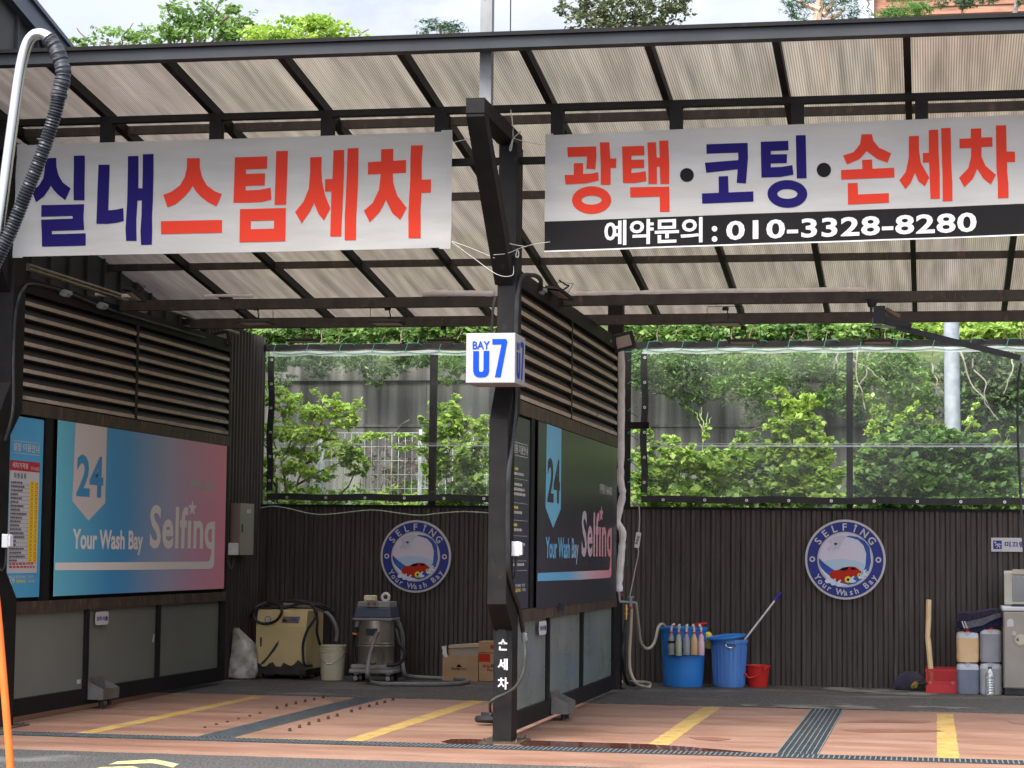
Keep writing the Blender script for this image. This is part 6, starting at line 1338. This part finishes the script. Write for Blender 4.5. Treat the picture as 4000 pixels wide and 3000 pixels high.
# ================================================================== LAMP POLE, FENCE
p=at(3720,1700,'Y',30); m=M(); m.tube([(p.x+.03,30,0),(p.x-.02,30,6.6)],.105,20,rr=[.115,.10]); tag(m.build('steel_pole',galv),'thick pale galvanised pole rising behind the right vinyl sheet','pole')
t=thing('mesh_fence','white welded wire mesh fence behind the shrubs of the left bay','fence',(-8,29.9,1))
zt_=at(1400,1690,'Y',29.9).z; m=M(); x=-11.0
while x<-5.2: m.box(x,x+.006,29.897,29.903,.9,zt_); x+=.10
z=zt_
while z>.9: m.box(-11,-5.2,29.89,29.896,z-.006,z); z-=.20
wf=mat('white coated wire',(.58,.62,.60),None,.5); m.build('mesh',wf,t)
for px in (1253,1010,1500+140):
    q=at(px,1800,'Y',29.95); m=M(); m.tube([(q.x,29.97,.6),(q.x,29.97,zt_+.05)],.045 if px==1253 else .03,10); m.build('post',wf,t)
# ================================================================== PLANTS
def branch(m,a,b,r,bend=.08,seed=0,n=6):
    rnd=random.Random(seed); a=Vector(a); b=Vector(b); L=(b-a).length; pts=[a]
    for i in range(1,n): pts.append(a.lerp(b,i/n)+Vector((rnd.uniform(-1,1),rnd.uniform(-1,1),rnd.uniform(-.5,.5)))*L*bend)
    pts.append(b); sp=smooth_path(pts,4); k=len(sp); m.tube(sp,r,6,rr=[r*(1-.7*i/(k-1)) for i in range(k)]); return sp
lf_stem=mat('green shoot',(.16,.22,.07),None,.7)
def plant(name,label,cat,blobs,size,lm,stems=(),sr=.02,asp=.5,up=.35,sub=.22,group=None,parts=('foliage','stem'),bm=None):
    c=blobs[0]; t=thing(name,label,cat,(c[0],c[1],0),group)
    dn=1.25 if blobs[0][1]<32 else 1.5
    blobs=[b[:6]+(int(b[6]*dn),) for b in blobs]
    V=leaves(blobs,size*.9,asp,up,sub)
    if blobs[0][1]<32 and size>.09:                   # loose shoots with small leaves reaching out of the mass
        sm=M(); ex=[]
        for b_ in blobs:
            for q_ in range(3 if b_[6]>120 else 1):
                a_=random.uniform(0,6.28); P0=Vector((b_[0]+b_[3]*.6*math.cos(a_),b_[1]+b_[4]*.5*math.sin(a_),b_[2]+b_[5]*.6)); L_=random.uniform(.08,.26)
                d_=Vector((math.cos(a_)*.6,-.3,random.uniform(.5,1.2))).normalized(); P1=P0+d_*L_; P2=P1+Vector((d_.x*.10,-.02,-.01))
                sp=smooth_path([P0,P0.lerp(P1,.5)+Vector((0,0,.05)),P1,P2],6); sm.tube(sp,.004,5)
                for s_ in sp[3::1]: ex.append((s_.x,s_.y,s_.z,.035,.035,.035,2))
        V=np.concatenate([V,leaves(ex,size*.6,asp,up,.5)]); sm.build('shoots',lf_stem,t)
    leaf_obj(parts[0],V,lm,t)
    if stems:
        m=M()
        for i,(a,b) in enumerate(stems): branch(m,a,b,sr,.07,i+7)
        m.build(parts[1],bm or barkm,t)
    return t
Y=28.9
def P3(x,y,Y_=Y): return tuple(at(x,y,'Y',Y_))
plant('leafy_shrub','bright green leafy shrub with several thin stems behind the left vinyl sheet','shrub',
 [pb(1090,1560,85,45,Y,260),pb(1180,1610,80,40,Y+.2,260),pb(1290,1600,90,38,Y,300),pb(1350,1640,60,35,Y-.1,170),pb(1080,1680,90,45,Y,300),pb(1200,1700,100,45,Y,330),pb(1330,1760,100,40,Y,330),pb(1100,1800,100,55,Y,350),pb(1230,1830,100,60,Y,330),pb(1390,1820,70,40,Y,220),pb(1070,1900,80,60,Y,260),pb(1200,1940,120,40,Y,260)],
 .125,lf_bright,[(P3(1160,2060),P3(1190,1740)),(P3(1190,1740),P3(1290,1600)),(P3(1185,1760),P3(1250,1560)),(P3(1100,2060),P3(1060,1720)),(P3(1110,2050),P3(1130,1560)),(P3(1150,1900),P3(1380,1780)),(P3(1170,1850),P3(1340,1650)),(P3(1080,1900),P3(1030,1700)),(P3(1240,2040),P3(1400,1820))],.022,.42)
plant('vine_shrub','bright vine tangle climbing behind the post left of the BAY sign column','shrub',
 [pb(1755,1590,35,20,Y,80),pb(1760,1660,75,50,Y,330),pb(1840,1690,60,50,Y,260),pb(1690,1700,55,35,Y,150),pb(1790,1770,110,60,Y,520),pb(1700,1830,60,50,Y,180),pb(1830,1880,90,80,Y,480),pb(1740,1930,80,50,Y,250),pb(1900,1740,60,80,Y,250)],
 .11,lf_vine,[(P3(1780,2050),P3(1760,1600)),(P3(1700,2050),P3(1640,1640)),(P3(1800,1700),P3(1840,1590))],.014,.75)
plant('low_vines','thin yellow-green vines creeping along the wire fence','vine',
 [pb(1500,1705,130,14,29.6,150),pb(1400,1715,60,18,29.6,90),pb(1580,1745,90,16,29.6,90),pb(1480,1950,160,60,29.3,200),pb(1560,1990,140,25,29.3,200)],
 .085,lf_bright,[(P3(1600,1640,29.6),P3(1500,1720,29.6)),(P3(1650,1760,29.6),P3(1500,1740,29.6))],.01,.7)
plant('dead_brush','brown tangle of dead stems behind the wire fence','brush',
 [pb(1580,1880,140,90,30.6,420),pb(1500,1800,80,60,30.6,160)],.10,leafmat('dead leaves',[(.05,.035,.025),(.13,.09,.06),(.2,.15,.1)],.2),
 [(P3(1450+i*22,2030,30.5),P3(1440+i*22+((i*37)%90)-45,1790+((i*53)%90),30.4)) for i in range(14)],.012,.2,.1)
# right bay thickets
plant('vine_thicket','bright green vine thicket left of the window post in the right bay','thicket',
 [pb(2550,1850,90,70,Y,520),pb(2560,1760,60,30,Y,150),pb(2680,1800,100,60,Y,520),pb(2830,1830,110,80,Y,640),pb(2960,1790,90,60,Y,420),pb(2620,1930,160,60,Y,700),pb(2850,1940,160,60,Y,700),pb(3050,1900,110,90,Y,600),pb(3010,1770,60,50,Y,220)],
 .115,lf_vine,[(P3(2700+i*80,2050),P3(2690+i*85,1740+(i%3)*40)) for i in range(5)],.012,.8)
plant('climbing_vine','tall spire of light green vines just left of the window post','vine',
 [pb(3110,1600,45,35,Y-.3,190),pb(3085,1660,70,50,Y-.3,300),pb(3150,1640,40,40,Y-.3,150),pb(3060,1740,60,60,Y-.3,260),pb(3190,1730,55,60,Y-.3,260),pb(3130,1820,110,80,Y-.3,520),pb(3230,1840,60,90,Y-.3,300),pb(3160,1930,120,60,Y-.3,460)],
 .115,lf_bright,[(P3(3050,2050,28.6),P3(3110,1580,28.6)),(P3(3180,2050,28.6),P3(3200,1700,28.6)),(P3(3090,1640,28.6),P3(2930,1680,28.6)),(P3(3100,1600,28.6),P3(3050,1545,28.6))],.014,.75)
plant('seedling_stem','single upright plant with bare forked twigs above the right thicket','plant',
 [pb(2752,1700,16,22,Y,26),pb(2760,1670,14,14,Y,10)],.09,lf_bright,[(P3(2752,1790),P3(2748,1690)),(P3(2748,1700),P3(2735,1600)),(P3(2748,1690),P3(2765,1610)),(P3(2745,1680),P3(2715,1610)),(P3(2750,1690),P3(2780,1630)),(P3(2740,1640),P3(2742,1590))],.010,.6,bm=mat('pale green stem',(.25,.32,.12),None,.7))
plant('vine_mound','big rounded mound of dark and light vines right of the window post','thicket',
 [pb(3560,1730,140,60,Y,700),pb(3680,1740,160,60,Y,850),pb(3470,1760,90,60,Y,380),pb(3830,1790,130,60,Y,650),pb(3930,1840,90,80,Y,420),pb(3600,1850,220,90,Y,1100),pb(3800,1900,200,80,Y,950),pb(3400,1880,90,90,Y,420),pb(3380,1790,60,30,Y,100),pb(3500,1950,150,50,Y,500),pb(3700,1960,250,40,Y,700)],
 .115,leafmat('mound leaves',[(.03,.08,.02),(.10,.20,.04),(.26,.42,.09)]),[(P3(3420+i*70,2050),P3(3430+i*66,1760+(i%3)*30)) for i in range(8)],.014,.75)
plant('vine_shoots','young light vine shoots rising from the big mound around the pale pole','vine',
 [pb(3405,1600,16,22,Y,20),pb(3420,1660,30,40,Y,70),pb(3400,1700,30,30,Y,60),pb(3520,1640,26,20,Y,30),pb(3580,1625,14,30,Y,22),pb(3650,1670,40,20,Y,50),pb(3780,1660,40,26,Y,50),pb(3850,1700,50,20,Y,60),pb(3900,1740,50,20,Y,60),pb(3500,1670,40,16,Y,50)],
 .10,lf_bright,[(P3(3420,1760),P3(3405,1560)),(P3(3520,1760),P3(3520,1620)),(P3(3590,1760),P3(3575,1595)),(P3(3780,1760),P3(3790,1630)),(P3(3850,1780),P3(3870,1690))],.008,.7)
blobs=[]
for i in range(24): blobs.append(pb(960+i*135+random.uniform(-40,40),1950+random.uniform(-40,60),110,95 if i<7 else 125,30.9+random.uniform(-.2,.3),520,.5))
for i in range(7): blobs.append(pb(1000+i*150,2010,110,60,29.2,300,.3))
o=leaf_obj('undergrowth',leaves(blobs,.11,.6,.35,.3),lf_mid); o['kind']='stuff'; o['label']='green undergrowth filling the ground behind the back wall'
# foliage over the retaining wall
def hang(name,label,bl,sz=.085,lm=lf_dark,stems=(),asp=.3,group=None,cat='bush'):
    return plant(name,label,cat,bl,sz,lm,stems,.016,asp,.2,.25,group,bm=mat('pale dead branch',(.17,.15,.12),(.24,.21,.17),.8,scale=8) if stems else None)
Yh=33.3
hang('hanging_bush','dark bush drooping over the retaining wall behind the left vinyl sheet',[pb(1060,1420,80,40,Yh,600),pb(1180,1400,110,40,Yh,800),pb(1250,1440,60,40,Yh,300),pb(1350,1400,120,60,Yh,900),pb(1500,1410,120,60,Yh,1000),pb(1470,1470,60,40,Yh,320),pb(1620,1400,90,45,Yh,600),pb(1100,1480,60,40,Yh,220)])
hang('hanging_bush','dark bush drooping over the retaining wall near the BAY sign',[pb(1780,1410,100,60,Yh,900),pb(1860,1440,80,60,Yh,600),pb(1760,1480,50,30,Yh,180)],lm=lf_mid)
hang('hanging_conifer','dark green conifer boughs over the retaining wall at the left of the right bay',[pb(2560,1420,140,60,Yh,1300),pb(2700,1430,130,70,Yh,1200),pb(2640,1500,90,60,Yh,700),pb(2760,1520,70,60,Yh,500),pb(2700,1590,50,50,Yh,240),pb(2520,1500,60,40,Yh,200)],.09)
hang('hanging_conifer','lighter green conifer boughs over the retaining wall in the middle of the right bay',[pb(2880,1400,130,60,Yh-.4,1200),pb(2960,1480,120,80,Yh-.4,1300),pb(2860,1500,100,70,Yh-.4,800),pb(3060,1560,120,80,Yh,900),pb(3000,1620,120,60,Yh,500),pb(3100,1440,90,60,Yh,700)],.09,lf_mid)
hang('hanging_thicket','tangled thicket with pale bare branches over the retaining wall right of the window post',[pb(3220,1420,120,70,Yh,1100),pb(3340,1460,110,80,Yh,900),pb(3280,1560,120,70,Yh,800),pb(3500,1420,110,60,Yh-.3,1000),pb(3560,1500,120,70,Yh-.3,1100),pb(3420,1600,110,60,Yh,600),pb(3600,1590,110,60,Yh,700)],.095,lf_mid,
 [(P3(3350,1360,33),P3(3380,1600,32.8)),(P3(3400,1380,33),P3(3340,1560,32.8)),(P3(3330,1400,33),P3(3460,1500,32.8)),(P3(3440,1380,33),P3(3450,1520,32.8)),(P3(3280,1360,33),P3(3260,1440,32.8)),(P3(3640,1420,33),P3(3670,1520,32.8))],.35)
hang('hanging_thicket','dark leafy thicket behind the hose boom at the right edge',[pb(3790,1430,120,80,Yh,1100),pb(3900,1460,120,90,Yh,1200),pb(3800,1560,120,80,Yh,900),pb(3930,1600,110,90,Yh,900),pb(4050,1500,100,120,Yh,900)],.11,lf_dark,
 [(P3(3750,1370,33),P3(3900,1640,32.6)),(P3(3800,1400,33),P3(3870,1600,32.6)),(P3(3960,1380,33),P3(3920,1540,32.6))],.5)
Yt=34.6
k=0
for px,lab,lm in ((960,'light leafy bush seen between beam and sheet at the left end of the left bay',lf_mid),(1250,'green bush on the slope above the vinyl sheet, middle of the left bay',lf_mid),(1560,'light green bush on the slope left of the centre column',lf_mid),(1850,'bush on the slope directly above the BAY sign',lf_mid),(2560,'bush on the slope beside the far floodlight of the centre partition',lf_mid),(2850,'light needle-leaved bush on the slope over the right bay',lf_mid),(3150,'bush on the slope left of the hose boom head',lf_mid),(3450,'thin branchy bush on the slope behind the hose boom',lf_mid),(3720,'leafy bush on the slope around the pale pole',lf_vine),(3980,'broad-leaved bush on the slope at the right edge',lf_vine)):
    plant('slope_bush',lab,'bush',[pb(px-90,1300,100,45,Yt,420),pb(px+40,1290,110,50,Yt+.3,460),pb(px+110,1320,90,40,Yt,380),pb(px,1240,140,50,Yt+.8,420)],.12,lm,[(P3(px+dx,1390,Yt-.2),P3(px+dx+40,1270,Yt-.2)) for dx in (-80,-20,50)],.018,.65,group='bushes along the top of the retaining wall')
# slope vegetation behind, seen through the roof
blobs=[]
for i in range(46):
    px=900+i*74+random.uniform(-40,40); blobs.append(pb(px,random.uniform(960,1180),130,60,random.uniform(38,44),260,1.5))
c=blobs[0]; o=leaf_obj('slope_growth',leaves([b[:6]+(b[6]*2,) for b in blobs],.26,.6,.3,.25),lf_bright); o['kind']='stuff'; o['label']='dense green growth covering the slope behind the canopy'
blobs=[]
for i in range(30):
    px=-100+i*140+random.uniform(-40,40); blobs.append(pb(px,random.uniform(820,980),160,60,random.uniform(45,50),220,1.5))
o=leaf_obj('slope_growth',leaves(blobs,.3,.6,.3,.25),lf_mid); o['kind']='stuff'; o['label']='darker growth higher on the slope behind the canopy'
# trees over the roof
def tree(name,label,cat,Yt,base,bl,sz,lm,asp=.5,stems=(),tr=.12,bk=None,sub=.30,up=.3,group='trees above the canopy'):
    b=at(base[0],base[1],'Y',Yt); t=thing(name,label,cat,(b.x,Yt,7.5),group)
    m=M(); top=at(base[2],base[3],'Y',Yt); branch(m,(b.x,Yt,7.5),tuple(top),tr,.02,3,8)
    m.build('trunk',bk or barkm,t)
    if stems:
        m=M()
        for i,(x0,y0,x1,y1) in enumerate(stems): branch(m,P3(x0,y0,Yt),P3(x1,y1,Yt),tr*.35,.08,i)
        m.build('branches',bk or barkm,t)
    leaf_obj('crown',leaves([b[:6]+(int(b[6]*1.0),) for b in bl],sz*.72,asp,up,max(sub,.36)),lm,t); return t
Yq=45
tree('broadleaf_tree','airy green tree with feathery twigs above the canopy at the left','tree',Yq,(760,400,760,60),[pb(760,60,120,60,Yq,520),pb(700,110,110,50,Yq,420),pb(860,90,110,70,Yq,450),pb(940,120,90,60,Yq,380),pb(620,130,80,40,Yq,200),pb(800,140,200,50,Yq,600),pb(690,30,60,30,Yq,90),pb(900,20,60,40,Yq,120)],.19,lf_mid,.5,[(760,250,650,20),(760,230,860,0),(780,220,950,60),(740,240,620,110),(860,120,905,10)],.12,None,.3)
tree('broadleaf_tree','low pale green treetops just over the fascia at the far left','tree',Yq+1,(420,500,420,150),[pb(300,165,70,24,Yq+1,130),pb(430,145,110,35,Yq+1,260),pb(520,120,70,40,Yq+1,150),pb(560,165,90,30,Yq+1,260)],.18,lf_mid,.45,[(420,240,300,110),(420,240,520,90)],.1,None,.32)
tree('broadleaf_tree','dense bright green vine-covered treetop left of the pale mast','tree',Yq-2,(1200,500,1200,140),[pb(1050,135,100,36,Yq-2,700),pb(1160,115,80,50,Yq-2,650),pb(1230,95,60,40,Yq-2,420),pb(1300,120,70,45,Yq-2,500),pb(1120,150,160,30,Yq-2,700),pb(1390,140,60,25,Yq-2,60)],.15,lf_bright,.6,[(1300,200,1440,115),(1250,200,1290,50)],.1)
tree('pine_tree','small pine top just left of the pale mast above the fascia','tree',Yq,(1720,500,1720,90),[pb(1700,92,60,16,Yq,260),pb(1740,112,75,18,Yq,360),pb(1670,120,45,14,Yq,160),pb(1780,95,28,14,Yq,100)],.16,lf_pine,.14,[(1720,180,1660,120),(1720,160,1790,95)],.08)
tree('broadleaf_tree','sparse tree with reddish-brown leaves above the canopy over the phone number banner','tree',Yq-4,(2430,500,2430,40),[pb(2230,30,70,60,Yq-4,330),pb(2330,50,90,70,Yq-4,700),pb(2420,40,100,80,Yq-4,900),pb(2540,50,90,70,Yq-4,700),pb(2640,30,70,50,Yq-4,380),pb(2300,100,110,30,Yq-4,330),pb(2560,100,80,30,Yq-4,260)],.13,lf_olive,.6,[(2430,220,2260,0),(2430,220,2340,0),(2430,200,2500,0),(2440,200,2640,0)],.09,None,.26)
tree('pine_tree','pine with a thick pinkish bare trunk above the canopy at the right','tree',Yq,(3205,600,3210,-200),[pb(3110,20,60,40,Yq,420),pb(3130,55,50,25,Yq,200),pb(3290,30,75,55,Yq,600),pb(3260,-30,120,40,Yq,500),pb(3330,60,30,30,Yq,100)],.17,lf_pine,.13,[(3215,60,3260,0),(3205,40,3110,0),(3220,90,3300,40)],.22,pinebark)
tree('larch_tree','soft feathery green tree before the wood-clad house','tree',Yq+3,(3520,600,3520,60),[pb(3540,45,80,40,Yq+3,800),pb(3480,70,80,30,Yq+3,600),pb(3600,40,40,30,Yq+3,260),pb(3380,90,60,16,Yq+3,300)],.20,leafmat('feathery green',[(.05,.12,.03),(.10,.24,.05),(.18,.34,.08)],.3),.10,[(3520,120,3440,60),(3380,-40,3405,60)],.08)
tree('pine_tree','pine boughs hanging in front of the wood siding at the top right','tree',Yq+2,(3975,600,3978,-200),[pb(3720,5,70,22,Yq+2,330),pb(3770,15,26,34,Yq+2,220),pb(3830,5,60,24,Yq+2,300),pb(3880,-20,60,30,Yq+2,260),pb(4000,20,20,30,Yq+2,90)],.17,lf_pine,.16,[(3975,-60,3830,-20),(3830,-20,3700,-10)],.13,mat('grey pine bark',(.15,.125,.11),(.22,.19,.17),.9,scale=14,bump=.7,bscale=20))
# keep scene tidy: drop helper properties
for o in bpy.data.objects:
    if '_o' in o: del o['_o']
